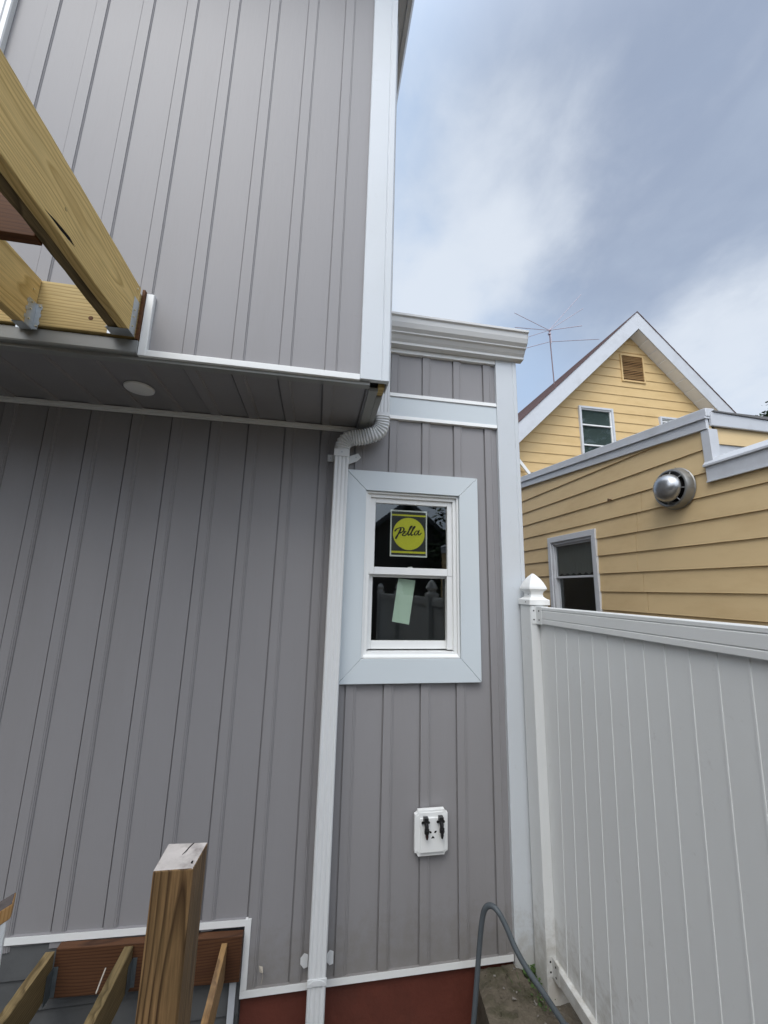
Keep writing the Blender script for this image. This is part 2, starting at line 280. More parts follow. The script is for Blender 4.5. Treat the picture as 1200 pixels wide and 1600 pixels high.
# ================================================================== mesh helpers
class MB:
    def __init__(s): s.v = []; s.f = []; s.m = []; s.slot = 0
    def add(s, vs, fs):
        o = len(s.v); s.v += [tuple(v) for v in vs]
        for f in fs: s.f.append([i+o for i in f]); s.m.append(s.slot)
        return s
    def box(s, x0, x1, y0, y1, z0, z1):
        return s.add([(x0, y0, z0), (x1, y0, z0), (x1, y1, z0), (x0, y1, z0), (x0, y0, z1), (x1, y0, z1), (x1, y1, z1), (x0, y1, z1)],
                     [(0, 3, 2, 1), (4, 5, 6, 7), (0, 1, 5, 4), (1, 2, 6, 5), (2, 3, 7, 6), (3, 0, 4, 7)])
    def hexa(s, b, t):   # bottom quad, top quad
        return s.add(list(b)+list(t), [(3, 2, 1, 0), (4, 5, 6, 7), (0, 1, 5, 4), (1, 2, 6, 5), (2, 3, 7, 6), (3, 0, 4, 7)])
    def prism(s, prof, axis, a0, a1, closed=True, shear=None):
        # prof: list of 2D points in the two remaining axes (in xyz order)
        n = len(prof)
        def P(p, a):
            if axis == 'X': return (a, p[0], p[1])
            if axis == 'Y': return (p[0], a, p[1])
            return (p[0], p[1], a)
        vs = [P(p, a0) for p in prof]+[P(p, a1) for p in prof]
        fs = [(i, (i+1) % n, (i+1) % n+n, i+n) for i in range(n if closed else n-1)]
        if closed: fs += [tuple(range(n))[::-1], tuple(range(n, 2*n))]
        return s.add(vs, fs)
    def slab(s, pts, off):   # planar polygon extruded by vector off
        n = len(pts); off = Vector(off); vs = [Vector(p) for p in pts]; vs += [v+off for v in vs[:]]
        return s.add(vs, [tuple(range(n))[::-1], tuple(range(n, 2*n))]+[(i, (i+1) % n, (i+1) % n+n, i+n) for i in range(n)])
    def bar(s, a, b, w, h, up=(0, 0, 1)):
        a = Vector(a); b = Vector(b); d = (b-a).normalized(); u = Vector(up); x = d.cross(u)
        if x.length < 1e-4: x = d.cross(Vector((1, 0, 0)))
        x.normalize(); u = x.cross(d).normalized()
        q = lambda p: [p-x*w/2-u*h/2, p+x*w/2-u*h/2, p+x*w/2+u*h/2, p-x*w/2+u*h/2]
        return s.hexa(q(a), q(b))
    def tube(s, pts, r, n=10, cap=True):
        pts = [Vector(p) for p in pts]; rr = r if isinstance(r, (list, tuple)) else [r]*len(pts)
        o = len(s.v); ref = Vector((0, 0, 1)); prev = None; vs = []
        for i, p in enumerate(pts):
            d = (pts[min(i+1, len(pts)-1)]-pts[max(i-1, 0)]).normalized()
            if prev is None:
                u = d.cross(ref if abs(d.z) < .9 else Vector((1, 0, 0))).normalized()
            else: u = (prev-d*(prev@d)).normalized()
            prev = u; v = d.cross(u)
            for k in range(n):
                a = 2*math.pi*k/n; vs.append(p+(u*math.cos(a)+v*math.sin(a))*rr[i])
        fs = []
        for i in range(len(pts)-1):
            for k in range(n): fs.append((i*n+k, i*n+(k+1) % n, (i+1)*n+(k+1) % n, (i+1)*n+k))
        if cap: fs += [tuple(range(n))[::-1], tuple(range((len(pts)-1)*n, len(pts)*n))]
        return s.add(vs, fs)
    def lathe(s, prof, org, axis, n=36):   # prof (r, h) along axis
        org = Vector(org); ax = Vector(axis).normalized(); u = ax.cross(Vector((0, 0, 1)));
        if u.length < 1e-3: u = Vector((1, 0, 0))
        u.normalize(); v = ax.cross(u); vs = []
        for r, h in prof:
            for k in range(n):
                a = 2*math.pi*k/n; vs.append(org+ax*h+(u*math.cos(a)+v*math.sin(a))*r)
        fs = []
        for i in range(len(prof)-1):
            for k in range(n): fs.append((i*n+k, i*n+(k+1) % n, (i+1)*n+(k+1) % n, (i+1)*n+k))
        fs += [tuple(range(n))[::-1], tuple(range((len(prof)-1)*n, len(prof)*n))]
        return s.add(vs, fs)
    def build(s, name, m, parent=None, bevel=0, smooth=False, segs=2):
        me = bpy.data.meshes.new(name); me.from_pydata(s.v, [], s.f)
        ms = m if isinstance(m, (list, tuple)) else [m]
        for k in ms: me.materials.append(k)
        if len(ms) > 1: me.polygons.foreach_set('material_index', s.m)
        bm = bmesh.new(); bm.from_mesh(me); bmesh.ops.remove_doubles(bm, verts=bm.verts, dist=1e-6) if False else None
        bmesh.ops.recalc_face_normals(bm, faces=bm.faces); bm.to_mesh(me); bm.free()
        if smooth:
            me.polygons.foreach_set('use_smooth', [True]*len(me.polygons))
            try: me.set_sharp_from_angle(angle=R(35))
            except Exception: pass
        me.update()
        o = bpy.data.objects.new(name, me); COL.objects.link(o)
        if parent is not None: attach(o, parent)
        if bevel:
            md = o.modifiers.new('bevel', 'BEVEL'); md.width = bevel; md.segments = segs; md.limit_method = 'ANGLE'; md.angle_limit = R(40); md.harden_normals = False
        return o
def build_each(mb, name, m, parent=None, bevel=0, smooth=False):
    par = list(range(len(mb.v)))
    def fd(a):
        while par[a] != a: par[a] = par[par[a]]; a = par[a]
        return a
    for f in mb.f:
        for v in f[1:]: par[fd(v)] = fd(f[0])
    groups = {}
    for f in mb.f: groups.setdefault(fd(f[0]), []).append(f)
    for fs in groups.values():
        ids = sorted({v for f in fs for v in f}); mp = {v: i for i, v in enumerate(ids)}
        b = MB(); b.add([mb.v[i] for i in ids], [[mp[v] for v in f] for f in fs]); b.build(name, m, parent, bevel, smooth)
WL = {}
def attach(o, p):
    o.parent = p; o.matrix_parent_inverse = Matrix.Translation(-WL.get(p.name, Vector((0, 0, 0))))
def thing(name, label, cat, loc, group=None):
    o = bpy.data.objects.new(name, None); COL.objects.link(o); o.location = loc; o.empty_display_size = .1
    o['label'] = label; o['category'] = cat
    if group: o['group'] = group
    WL[o.name] = Vector(loc); return o
def tag(o, label, cat, group=None):
    o['label'] = label; o['category'] = cat
    if group: o['group'] = group
    return o
def struct(o, kind='structure'): o['kind'] = kind; return o

# ================================================================== GROUND
D = 2.32; U = 1.745; F = 1.276
LOW = -0.32
struct(MB().add([(-900, -900, LOW), (900, -900, LOW), (900, 900, LOW), (-900, 900, LOW)], [(0, 1, 2, 3)]).build('ground', M['ground']))
# concrete walk along the fence: a raised mossy slab with an uneven face
def rough_slab(x0f, x1f, y0, y1, z0, z1, ny, nx, amp, seed):
    rnd = random.Random(seed); b = MB(); vs = []; fs = []
    for j in range(ny+1):
        y = y0+(y1-y0)*j/ny
        for i in range(nx+1):
            x = x0f(y)+(x1f(y)-x0f(y))*i/nx
            e = (i in (0, nx))
            vs.append((x+(rnd.uniform(-amp, amp)), y, z1+rnd.uniform(-amp, amp)*.9-(amp*1.2 if e else 0)))
    for j in range(ny):
        for i in range(nx): a = j*(nx+1)+i; fs.append((a, a+1, a+nx+2, a+nx+1))
    b.add(vs, fs)
    for i0 in (0, nx):
        side = [vs[j*(nx+1)+i0] for j in range(ny+1)]
        b.add(side+[(p[0], p[1], z0) for p in side], [(j, j+1, j+2+ny, j+1+ny) for j in range(ny)])
    side = vs[:nx+1]; b.add(side+[(p[0], p[1], z0) for p in side], [(i, i+1, i+2+nx, i+1+nx) for i in range(nx)])
    return b
struct(rough_slab(lambda y: .915-(2.28-y)*.15, lambda y: 1.165-(2.3-y)*.02, .8, 2.316, LOW-.05, -.016, 70, 16, .0045, 3).build('path', M['conc'], smooth=True))
struct(rough_slab(lambda y: 1.16-(2.3-y)*.02, lambda y: 3.0, -6, 6.0, LOW-.05, -.075, 160, 40, .012, 5).build('dirt_strip', M['dirt'], smooth=True))

# ================================================================== GREY HOUSE
house = thing('grey_house', 'house in grey board and batten siding with white trim and a jutting upper storey', 'house', (.3, D, 0))
PER = .2137; X0 = -.0175
def batten_profile(xa, xb, flip=False, h=.0085, x0=X0, bw=.052):
    """board and batten section: list of (x, depth toward viewer)"""
    pts = []; k0 = math.floor((xa-x0)/PER)-1; k1 = math.ceil((xb-x0)/PER)+1
    for k in range(k0, k1+1):
        l = x0+PER*k
        if not flip: seq = [(l-.0085, 0), (l-.008, -.007), (l-.0008, -.007), (l, h), (l+bw-.010, h), (l+bw-.0085, h-.0018), (l+bw-.007, h), (l+bw-.002, h), (l+bw+.001, h*.55), (l+bw+.0045, h*.6), (l+bw+.0065, 0)]
        else: seq = [(l-.003, 0), (l-.0015, -.002), (l, -.001), (l+.003, h*.75), (l+bw-.001, h*.75), (l+bw+.0015, h*.3), (l+bw+.0045, h*.42), (l+bw+.0075, 0)]
        pts += seq
    res = []
    for i, p in enumerate(pts):
        if xa <= p[0] <= xb: res.append(p)
    def cut(x):
        for a, b in zip(pts, pts[1:]):
            if a[0] <= x <= b[0]: t = (x-a[0])/max(1e-9, b[0]-a[0]); return (x, a[1]+(b[1]-a[1])*t)
    return [cut(xa)]+res+[cut(xb)]
def vwall(mb, xa, xb, y, z0, z1, **k):
    pr = [(x, y-d) for x, d in batten_profile(xa, xb, **k)]
    mb.prism(pr, 'Z', z0, z1, closed=False)
ZS = 2.883
# lower wall: with the window opening and the notch of the landing left out
lw = MB()
WX0, WX1, WZ0, WZ1 = .262, .867, 1.503, 2.493
zl = lambda x: .305+(-.22-x)*.024
vwall(lw, -4.5, -.222, D, .285, ZS)
vwall(lw, -.222, WX0, D, .0, ZS)
vwall(lw, WX0, WX1, D, .0, WZ0); vwall(lw, WX0, WX1, D, WZ1, 3.5)
vwall(lw, WX1, 1.29, D, .0, 3.5); vwall(lw, .20, WX0, D, ZS, 3.5)
lw.build('lower_siding', M['siding'], house, smooth=False)
# wall core and room behind the window
core = MB()
core.box(-4.5, .26, D+.02, D+.14, LOW, 3.6); core.box(.87, 1.27, D+.02, D+.14, LOW, 3.6)
core.box(.26, .87, D+.02, D+.14, LOW, 1.50); core.box(.26, .87, D+.02, D+.14, 2.50, 3.6)
core.box(-4.5, -4.38, D+.14, 8, LOW, 3.6); core.box(1.15, 1.27, D+.14, 8, LOW, 3.6)
core.box(-4.5, 1.27, 7.9, 8.02, LOW, 3.6); core.box(-4.5, 1.27, D+.14, 7.9, 3.42, 3.6); core.box(-4.5, 1.27, D+.14, 7.9, .0, .1)
core.build('wall_core', M['room'], house)
sidewall = MB()
sidewall.prism([(D, 1.285)] if False else [(1.27, D+.01), (1.285, D+.01), (1.285, 8.0), (1.27, 8.0)], 'Z', 0, 3.5)
sidewall.build('side_siding', M['siding'], house)
# foundation
fm = MB(); fm.box(-.24, 1.265, D+.012, D+.02, LOW-.2, .0)
fm.build('foundation', M['brick'], house)
# upper storey
uw = MB(); vwall(uw, -4.5, .155, U, ZS+.02, 6.25, flip=True, x0=X0+.0015); uw.build('upper_siding', M['siding'], house)
uc = MB(); uc.box(-4.5, .285, U+.015, U+.12, ZS+.03, 6.3); uc.box(.17, .285, U+.12, 8, ZS+.03, 6.3); uc.box(-4.5, .17, U+.12, 8, 3.62, 3.7)
uc.build('upper_wall_core', M['room'], house)
us = MB(); us.prism([(U+.02, ZS+.02), (7.9, ZS+.02), (7.9, 6.25), (U+.02, 6.25)], 'X', .286, .292); us.build('upper_side_siding', M['siding'], house)
# soffit panels under the jutting storey (ribs run front to back)
so = MB(); pr = [(x, ZS-d*.8+.004) for x, d in batten_profile(-4.5, .215, h=.014)]
so.prism(pr, 'Y', U+.03, D-.012, closed=False)
so.build('soffit', M['siding'], house)
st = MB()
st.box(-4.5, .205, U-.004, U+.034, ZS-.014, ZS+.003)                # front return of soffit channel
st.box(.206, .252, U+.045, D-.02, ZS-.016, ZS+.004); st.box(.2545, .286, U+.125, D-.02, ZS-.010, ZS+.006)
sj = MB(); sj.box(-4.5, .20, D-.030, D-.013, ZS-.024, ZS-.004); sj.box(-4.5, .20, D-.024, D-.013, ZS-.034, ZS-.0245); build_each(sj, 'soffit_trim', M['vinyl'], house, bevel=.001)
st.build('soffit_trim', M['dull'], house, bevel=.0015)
wb = MB(); wb.box(.253, .284, U+.035, U+.15, ZS+.004, ZS+.05); wb.build('exposed_framing', M['pt_ledger'], house)
# recessed light
lt = MB(); c = onZ(218, 606, ZS)
lt.lathe([(.0, -.004), (.060, -.006), (.068, -.003), (.070, .006), (.0, .008)], (c.x, c.y, ZS-.006), (0, 0, 1), 40)
lt.build('recessed_light', M['lens'], house, smooth=True)
# upper corner post, bottom starter trim, riser beside the deck ledger
cp = MB(); y = U-.022
cp.prism([(.154, U+.004), (.154, y), (.158, y-.003), (.258, y-.003), (.260, y), (.263, y), (.266, y-.004), (.293, y-.004), (.297, y), (.297, U+.10), (.291, U+.10), (.291, U+.004)], 'Z', ZS+.006, 6.2)
cp.build('corner_post', M['white'], house, bevel=.001)
bt = MB(); zb = ZS+.0
bt.prism([(U-.020, zb+.002), (U-.020, zb+.030), (U-.016, zb+.033), (U+.006, zb+.033), (U+.006, zb)], 'X', -.832, .1535)
bt.prism([(-.832, U-.021), (-.801, U-.021), (-.799, U-.017), (-.799, U+.004), (-.832, U+.004)], 'Z', zb+.002, 3.192)
bt.build('starter_trim', M['vinyl'], house, bevel=.0012)
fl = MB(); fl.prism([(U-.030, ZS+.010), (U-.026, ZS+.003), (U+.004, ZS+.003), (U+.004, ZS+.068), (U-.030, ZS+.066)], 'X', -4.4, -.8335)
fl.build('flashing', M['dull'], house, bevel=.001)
# eave on the right flank
ev = MB(); ze = 6.2
ev.box(.292, .43, 1.2, 7.6, ze, ze+.02); ev.build('eave_soffit', M['gutter'], house)
eg = MB(); eg.prism([(.431, ze-.012), (.466, ze-.012), (.478, ze+.04), (.492, ze+.10), (.431, ze+.10)], 'Y', 1.2, 7.6); eg.build('eave_gutter', M['gutter'], house, bevel=.002)
rf = MB(); rf.box(-4.7, .43, 1.2, 8.2, ze+.105, ze+.17); rf.build('roof', M['roofgrey'], house)
# annex roof
ar = MB(); ar.box(.30, 1.34, D-.03, 8.1, 3.66, 3.70); ar.build('annex_roof', M['roofgrey'], house)
# starter trims at the foot of the wall
def filler(xa, za, xb, zb_, w):
    return MB().hexa([(xa, D-.0135, za+w-.004), (xb, D-.0135, zb_+w-.004), (xb, D+.002, zb_+w-.004), (xa, D+.002, za+w-.004)], [(xa, D-.0135, za+w-.0005), (xb, D-.0135, zb_+w-.0005), (xb, D+.002, zb_+w-.0005), (xa, D+.002, za+w-.0005)])
def stmb(pts, w=.026, y0=D-.0150, y1=D+.004):
    b = MB()
    for (xa, za, xb, zb_) in pts:
        if abs(xa-xb) > abs(za-zb_):
            b.hexa([(xa, y0, za), (xb, y0, zb_), (xb, y0+.0014, zb_), (xa, y0+.0014, za)], [(xa, y0+.0005, za+w), (xb, y0+.0005, zb_+w), (xb, y0+.0014, zb_+w), (xa, y0+.0014, za+w)])
        else: b.box(xa, xa+w, y0, y1, za, zb_)
    return b
fm2 = filler(-.2155, .0045, 1.132, .0045, .030); f2 = filler(-2.6, .352, -.246, .2925, .029); fm2.add(f2.v, f2.f); build_each(fm2, 'siding_foot', M['siding'], house)
stmb([(-.2445, .0045, 1.132, .0045)], .030).build('foot_trim', M['vinyl'], house, bevel=.0012)
stmb([(-.2445, .035, -.2445, .318)], .029).build('foot_trim', M['vinyl'], house, bevel=.0012)
stmb([(-2.6, .352, -.2155, .2915)], .029, D-.016).build('foot_trim', M['vinyl'], house, bevel=.0012)
# old wall uncovered behind the landing
ow = MB(); z = .30
for k in range(6):
    z1 = z-.118; ow.prism([(D-.012, z1), (D+.012, z1), (D+.012, z), (D-.001, z)], 'X', -3.0, -.246 if z1 < .1 else -1.036); z = z1
ow.build('old_siding', M['oldside'], house)
oc = MB(); oc.box(-.292, -.262, D-.030, D-.013, LOW, .096); oc.build('old_corner_board', M['ntrim'], house, bevel=.002)
# annex corner post
cp = MB(); y = D-.024
cp.prism([(1.136, D+.004), (1.136, y), (1.140, y-.002), (1.252, y-.002), (1.254, y), (1.257, y), (1.260, y-.004), (1.283, y-.004), (1.287, y), (1.289, D+.12), (1.283, D+.12), (1.283, D+.004)], 'Z', -.028, 3.478)
cp.build('corner_post', M['white'], house, bevel=.001)
# frieze band on the annex
zz = 2.966
fb = MB(); fb.prism([(D-.016, zz+.0265), (D+.003, zz+.0265), (D+.003, zz+.1545), (D-.016, zz+.1545)], 'X', .298, 1.1355); fb.build('frieze_band', M['coil'], house)
for za, zb_ in ((zz, zz+.026), (zz+.155, zz+.182), (3.435, 3.468)):
    b = MB(); b.prism([(D-.024, za+.0015), (D-.020, zb_), (D+.004, zb_), (D+.004, za)], 'X', .298, 1.1345); b.build('frieze_trim', M['vinyl'], house, bevel=.001)
# annex gutter, K section with closed end
g = MB(); yb = D-.016; zt = 3.640
prof = [(yb, 3.469), (yb, zt-.006), (yb-.118, zt), (yb-.130, zt+.002), (yb-.130, zt-.014), (yb-.118, zt-.020), (yb-.114, zt-.052), (yb-.104, zt-.082), (yb-.086, zt-.100), (yb-.086, zt-.108), (yb-.072, zt-.114), (yb-.060, zt-.134), (yb-.046, zt-.150), (yb-.046, zt-.166)]
g.prism(prof, 'X', .30, 1.322); g.build('gutter', M['gutter'], house, bevel=.0015)
g2 = MB(); g2.prism([(p[0]-.002, p[1]-.0015*(p[1]-3.55)/abs(p[1]-3.55) if False else p[1]) for p in prof], 'X', 1.3225, 1.3265); g2.build('gutter_end_cap', M['gutter'], house, bevel=.001)

# ---- window
win = house
W = bpy.data.objects.new('window', None); COL.objects.link(W); W.location = (.565, D, 1.38); W.empty_display_size = .1
WL['window'] = Vector(W.location); W.parent = house; W.matrix_parent_inverse = Matrix.Translation(-WL[house.name])
ox0, ox1, oz0, oz1 = .144, .981, 1.381, 2.607; ix0, ix1, iz0, iz1 = .270, .859, 1.511, 2.485
yf, yk = D-.032, D+.006
def mitre(a, b, c, d):   # outer a,b inner c,d (x,z)
    m = MB(); q = [(*a,), (*b,), (*c,), (*d,)]
    m.hexa([(p[0], yf, p[1]) for p in q], [(p[0], yk, p[1]) for p in q]); return m
e = .0010
mitre((ox0+e, oz1), (ox1-e, oz1), (ix1-e, iz1), (ix0+e, iz1)).build('casing', M['coil'], W, bevel=.0015)
mitre((ox0+e, oz0), (ox1-e, oz0), (ix1-e, iz0), (ix0+e, iz0)).build('casing', M['coil'], W, bevel=.0015)
mitre((ox0, oz0+e), (ox0, oz1-e), (ix0, iz1-e), (ix0, iz0+e)).build('casing', M['coil'], W, bevel=.0015)
mitre((ox1, oz0+e), (ox1, oz1-e), (ix1, iz1-e), (ix1, iz0+e)).build('casing', M['coil'], W, bevel=.0015)
def ring(x0, x1, z0, z1, t, ya, yb, tb=None, tt=None):
    tb = tb or t; tt = tt or t; m = MB()
    m.box(x0, x0+t, ya, yb, z0, z1); m.box(x1-t, x1, ya, yb, z0, z1); m.box(x0+t+.0004, x1-t-.0004, ya+.0003, yb, z0, z0+tb); m.box(x0+t+.0004, x1-t-.0004, ya+.0003, yb, z1-tt, z1); return m
fr = ring(.2715, .8575, 1.5125, 2.4835, .012, D-.016, D+.10)
fr.build('frame', M['vinyl'], W, bevel=.001)
ring(.284, .845, 1.514, 2.471, .0205, D-.002, D+.095, .032).build('frame', M['vinyl'], W, bevel=.001)
sl = MB(); sl.prism([(D-.030, 1.5125), (D-.030, 1.522), (D+.004, 1.534), (D+.012, 1.534), (D+.012, 1.5125)], 'X', .284, .845); sl.build('sill', M['vinyl'], W, bevel=.001)
us_ = ring(.305, .8245, 1.985, 2.450, .031, D+.012, D+.042, .043, .030); us_.build('upper_sash', M['vinyl'], W, bevel=.002)
ls_ = ring(.305, .8245, 1.555, 2.000, .030, D+.046, D+.076, .046, .03); ls_.build('lower_sash', M['vinyl'], W, bevel=.002)
tr_ = MB(); tr_.box(.790, .8245, D+.014, D+.0455, 1.555, 1.984); tr_.box(.305, .313, D+.02, D+.0455, 1.555, 1.984); build_each(tr_, 'jamb_track', M['vinyl'], W, bevel=.001)
MB().box(.3355, .794, D+.026, D+.030, 2.0275, 2.4205).build('pane', M['glass'], W)
MB().box(.3345, .795, D+.060, D+.064, 1.6005, 1.972).build('pane', M['glass'], W)
# latch seen through the glass
la = MB(); la.box(.535, .595, D+.046, D+.062, 2.001, 2.012); la.tube([(.545, D+.052, 2.014), (.555, D+.052, 2.030), (.575, D+.052, 2.033), (.588, D+.052, 2.022)], .005, 8)
la.build('latch', M['vinyl'], W, smooth=True)
tl = MB(); tl.box(.306, .335, D+.047, D+.060, 2.001, 2.010); tl.box(.755, .785, D+.047, D+.060, 2.001, 2.010); build_each(tl, 'tilt_latch', M['vinyl'], W)
# maker's sticker on the upper pane
ys = D+.0335
def flat(x0, x1, z0, z1, y, t=.0006): return MB().box(x0, x1, y-t, y, z0, z1)
sx0, sx1, sz0, sz1 = .434, .668, 2.096, 2.386
STK = MB()
STK.slot = 0; STK.box(sx0, sx1, ys-.0005, ys, sz0, sz1)
STK.slot = 1; STK.box(sx0+.008, sx1-.008, ys-.0010, ys-.0005, sz0+.009, sz1-.009)
STK.slot = 2
STK.box(sx0+.008, sx1-.008, ys-.0015, ys-.0010, sz0+.022, sz0+.034); STK.box(sx0+.008, sx1-.008, ys-.0015, ys-.0010, sz1-.037, sz1-.027)
ccx, ccz, rr = .5515, 2.2385, .1005
STK.slab([(ccx+rr*math.cos(a*math.pi/36), ys-.0010, ccz+rr*math.sin(a*math.pi/36)) for a in range(72)], (0, -.0006, 0))
STK.slot = 3
def stroke(pts, w0):
    P = []
    for i in range(len(pts)-1):
        p0 = pts[max(i-1, 0)]; p1 = pts[i]; p2 = pts[i+1]; p3 = pts[min(i+2, len(pts)-1)]
        for s_ in range(6):
            t = s_/6; f = lambda a, b, c, d: .5*((2*b)+(-a+c)*t+(2*a-5*b+4*c-d)*t*t+(-a+3*b-3*c+d)*t**3)
            P.append((f(p0[0], p1[0], p2[0], p3[0]), f(p0[1], p1[1], p2[1], p3[1])))
    P.append(pts[-1]); n = len(P)
    for i in range(n-1):
        a = Vector(P[i]); b = Vector(P[i+1]); d = (b-a)
        if d.length < 1e-6: continue
        d.normalize(); nn = Vector((-d.y, d.x))
        wa = w0*(.55+.45*abs(d.y)+.12*math.sin(i*.5)); a -= d*wa*.35; b += d*wa*.35
        q = [a+nn*wa/2, b+nn*wa/2, b-nn*wa/2, a-nn*wa/2]
        yy = ys-.0016-.0003*(i % 3)
        STK.slab([(p.x, yy, p.y) for p in q], (0, -.0002, 0))
s_ = .00100; lx, lz = .466, 2.226
L = lambda pts: [(lx+p[0]*s_+p[1]*s_*.12, lz+p[1]*s_+p[0]*s_*.12) for p in pts]
stroke(L([(30, 38), (24, 20), (14, -2), (6, -20)]), .0115)                                             # P stem
stroke(L([(-6, 26), (2, 38), (18, 44), (34, 46), (46, 42), (50, 32), (44, 20), (30, 12), (22, 12)]), .0090)   # P bowl
stroke(L([(66, 18), (58, 20), (52, 14), (60, 9), (52, 8), (46, 0), (52, -7), (62, -6), (74, 4)]), .0085)         # e
stroke(L([(74, 4), (84, 22), (96, 42), (97, 50), (90, 46), (84, 26), (80, 4), (84, -6), (94, 0)]), .0085)   # l
stroke(L([(94, 0), (104, 18), (116, 38), (117, 46), (110, 42), (104, 22), (100, 2), (104, -8), (114, -4)]), .0085) # l
stroke(L([(144, 12), (134, 17), (125, 10), (121, -1), (126, -9), (134, -6), (143, 8)]), .0070); stroke(L([(149, 19), (145, 4), (147, -8), (155, -9), (165, 1)]), .0080) # a
STK.build('sticker', [M['sticker_white'], M['sticker_dark'], M['sticker_yellow'], M['ink']], W)
pp = MB(); yp = D+.0665
pp.slab([(.497, yp, 1.966), (.604, yp, 1.955), (.567, yp, 1.692), (.462, yp, 1.709)], (0, -.0006, 0)); pp.build('paper_slip', M['paper'], W)

# ---- downspout
DS = bpy.data.objects.new('downspout', None); COL.objects.link(DS); DS.location = (.107, D-.08, -.3); DS.empty_display_size = .1
WL['downspout'] = Vector(DS.location); DS.parent = house; DS.matrix_parent_inverse = Matrix.Translation(-WL[house.name])
def flute(x0, x1, yf_, yb_):
    p = [(x0, yb_), (x0, yf_+.006), (x0+.005, yf_)]
    n = 3; w_ = (x1-x0-.016)/n
    for k in range(n):
        a = x0+.008+k*w_; p += [(a+w_*.10, yf_), (a+w_*.34, yf_+.0024), (a+w_*.56, yf_+.0024), (a+w_*.80, yf_)]
    p += [(x1-.005, yf_), (x1, yf_+.006), (x1, yb_)]; return p
b = MB(); b.prism(flute(.066, .149, D-.120, D-.052), 'Z', LOW, 2.70); b.build('lower_pipe', M['spout'], DS)
b = MB(); b.prism(flute(.3025, .383, D-.145, D-.080), 'Z', 2.925, 6.19); b.build('upper_pipe', M['spout'], DS)
def elbow(pts, hw, hd, ribs, ra=.0035):
    pts = [Vector(p) for p in pts]; L_ = [0]
    for a, b_ in zip(pts, pts[1:]): L_.append(L_[-1]+(b_-a).length)
    mb = MB(); vs = []; n = 20; m_ = ribs*6
    for i in range(m_+1):
        s1 = L_[-1]*i/m_; k = max(j for j in range(len(L_)) if L_[j] <= s1+1e-9); k = min(k, len(pts)-2)
        t = (s1-L_[k])/(L_[k+1]-L_[k]); p = pts[k].lerp(pts[k+1], t)
        k2 = min(k+1, len(pts)-2); ta = (pts[k+1]-pts[k]).normalized(); tb = (pts[k2+1]-pts[k2]).normalized(); tp = (pts[k]-pts[max(k-1, 0)]).normalized() if k else ta
        d = (tp+ta).normalized().lerp((ta+tb).normalized(), t).normalized()
        nn = Vector((0, 1, 0)).cross(d).normalized(); bb = d.cross(nn)
        rb = ra*math.sin(2*math.pi*i/6)
        if i < 8 or i > m_-8: rb = ra*.4
        for q in range(n):
            a = 2*math.pi*q/n; c_, s__ = math.cos(a), math.sin(a)
            e_ = .45; xx = math.copysign(abs(c_)**e_, c_)*(hw+rb); yy = math.copysign(abs(s__)**e_, s__)*(hd+rb)
            vs.append(p+nn*xx+bb*yy)
    fs = []
    for i in range(m_):
        for q in range(n): fs.append((i*n+q, i*n+(q+1) % n, (i+1)*n+(q+1) % n, (i+1)*n+q))
    return mb.add(vs, fs)
def arc(cx, cz, r, a0, a1, n, y0, y1):
    return [(cx+r*math.cos(R(a0+(a1-a0)*i/n)), y0+(y1-y0)*i/n, cz+r*math.sin(R(a0+(a1-a0)*i/n))) for i in range(n+1)]
yU, yL = D-.112, D-.086
path_ = [(.343, yU, 2.945), (.343, yU, 2.905)]+arc(.266, 2.885, .077, 8, -78, 9, yU, yU+.004)[1:]+[(.235, yL-.012, 2.793)]+arc(.180, 2.715, .070, 78, 180, 9, yL-.006, yL)[1:]+[(.1075, yL, 2.70), (.1075, yL, 2.672)]
elbow(path_, .0425, .0345, 26).build('elbow', M['spout'], DS, smooth=True)
br = MB(); yy = D-.016
br.box(.0625, .1525, D-.1245, D-.121, 2.655, 2.700); br.box(.0625, .0655, D-.121, yy, 2.655, 2.700); br.box(.1497, .1525, D-.121, yy, 2.655, 2.700)
br.box(.028, .0625, yy-.002, yy, 2.650, 2.695)
br.slab([(.1525, yy-.004, 2.640), (.205, yy-.006, 2.662), (.232, yy-.006, 2.690), (.212, yy-.006, 2.716), (.1525, yy-.004, 2.690)], (0, .002, 0)); build_each(br, 'strap', M['spout'], DS, bevel=.001)
br = MB()
for s0, s1 in ((.0285, .064), (.151, .187)):
    mx_ = (s0+s1)/2; br.slab([(s0, yy-.004, .115), (mx_, yy-.004, .095), (s1, yy-.004, .100), (s1, yy-.004, .150), (mx_, yy-.004, .158), (s0, yy-.004, .140)], (0, .002, 0))
br.box(.0625, .1525, D-.124, D-.121, .100, .130); br.slab([(.070, D-.1262, .115), (.090, D-.1262, .104), (.125, D-.1262, .104), (.145, D-.1262, .115), (.125, D-.1262, .126), (.090, D-.1262, .126)], (0, .002, 0))
build_each(br, 'strap', M['spout'], DS, bevel=.001)
sc = MB()
for p in ((.107, D-.126, 2.680), (.045, yy-.003, 2.672), (.200, yy-.008, 2.688)): sc.lathe([(.0, -.002), (.004, -.002), (.005, .002), (0, .002)], p, (0, -1, 0), 10)
build_each(sc, 'screw', M['galv'], DS)

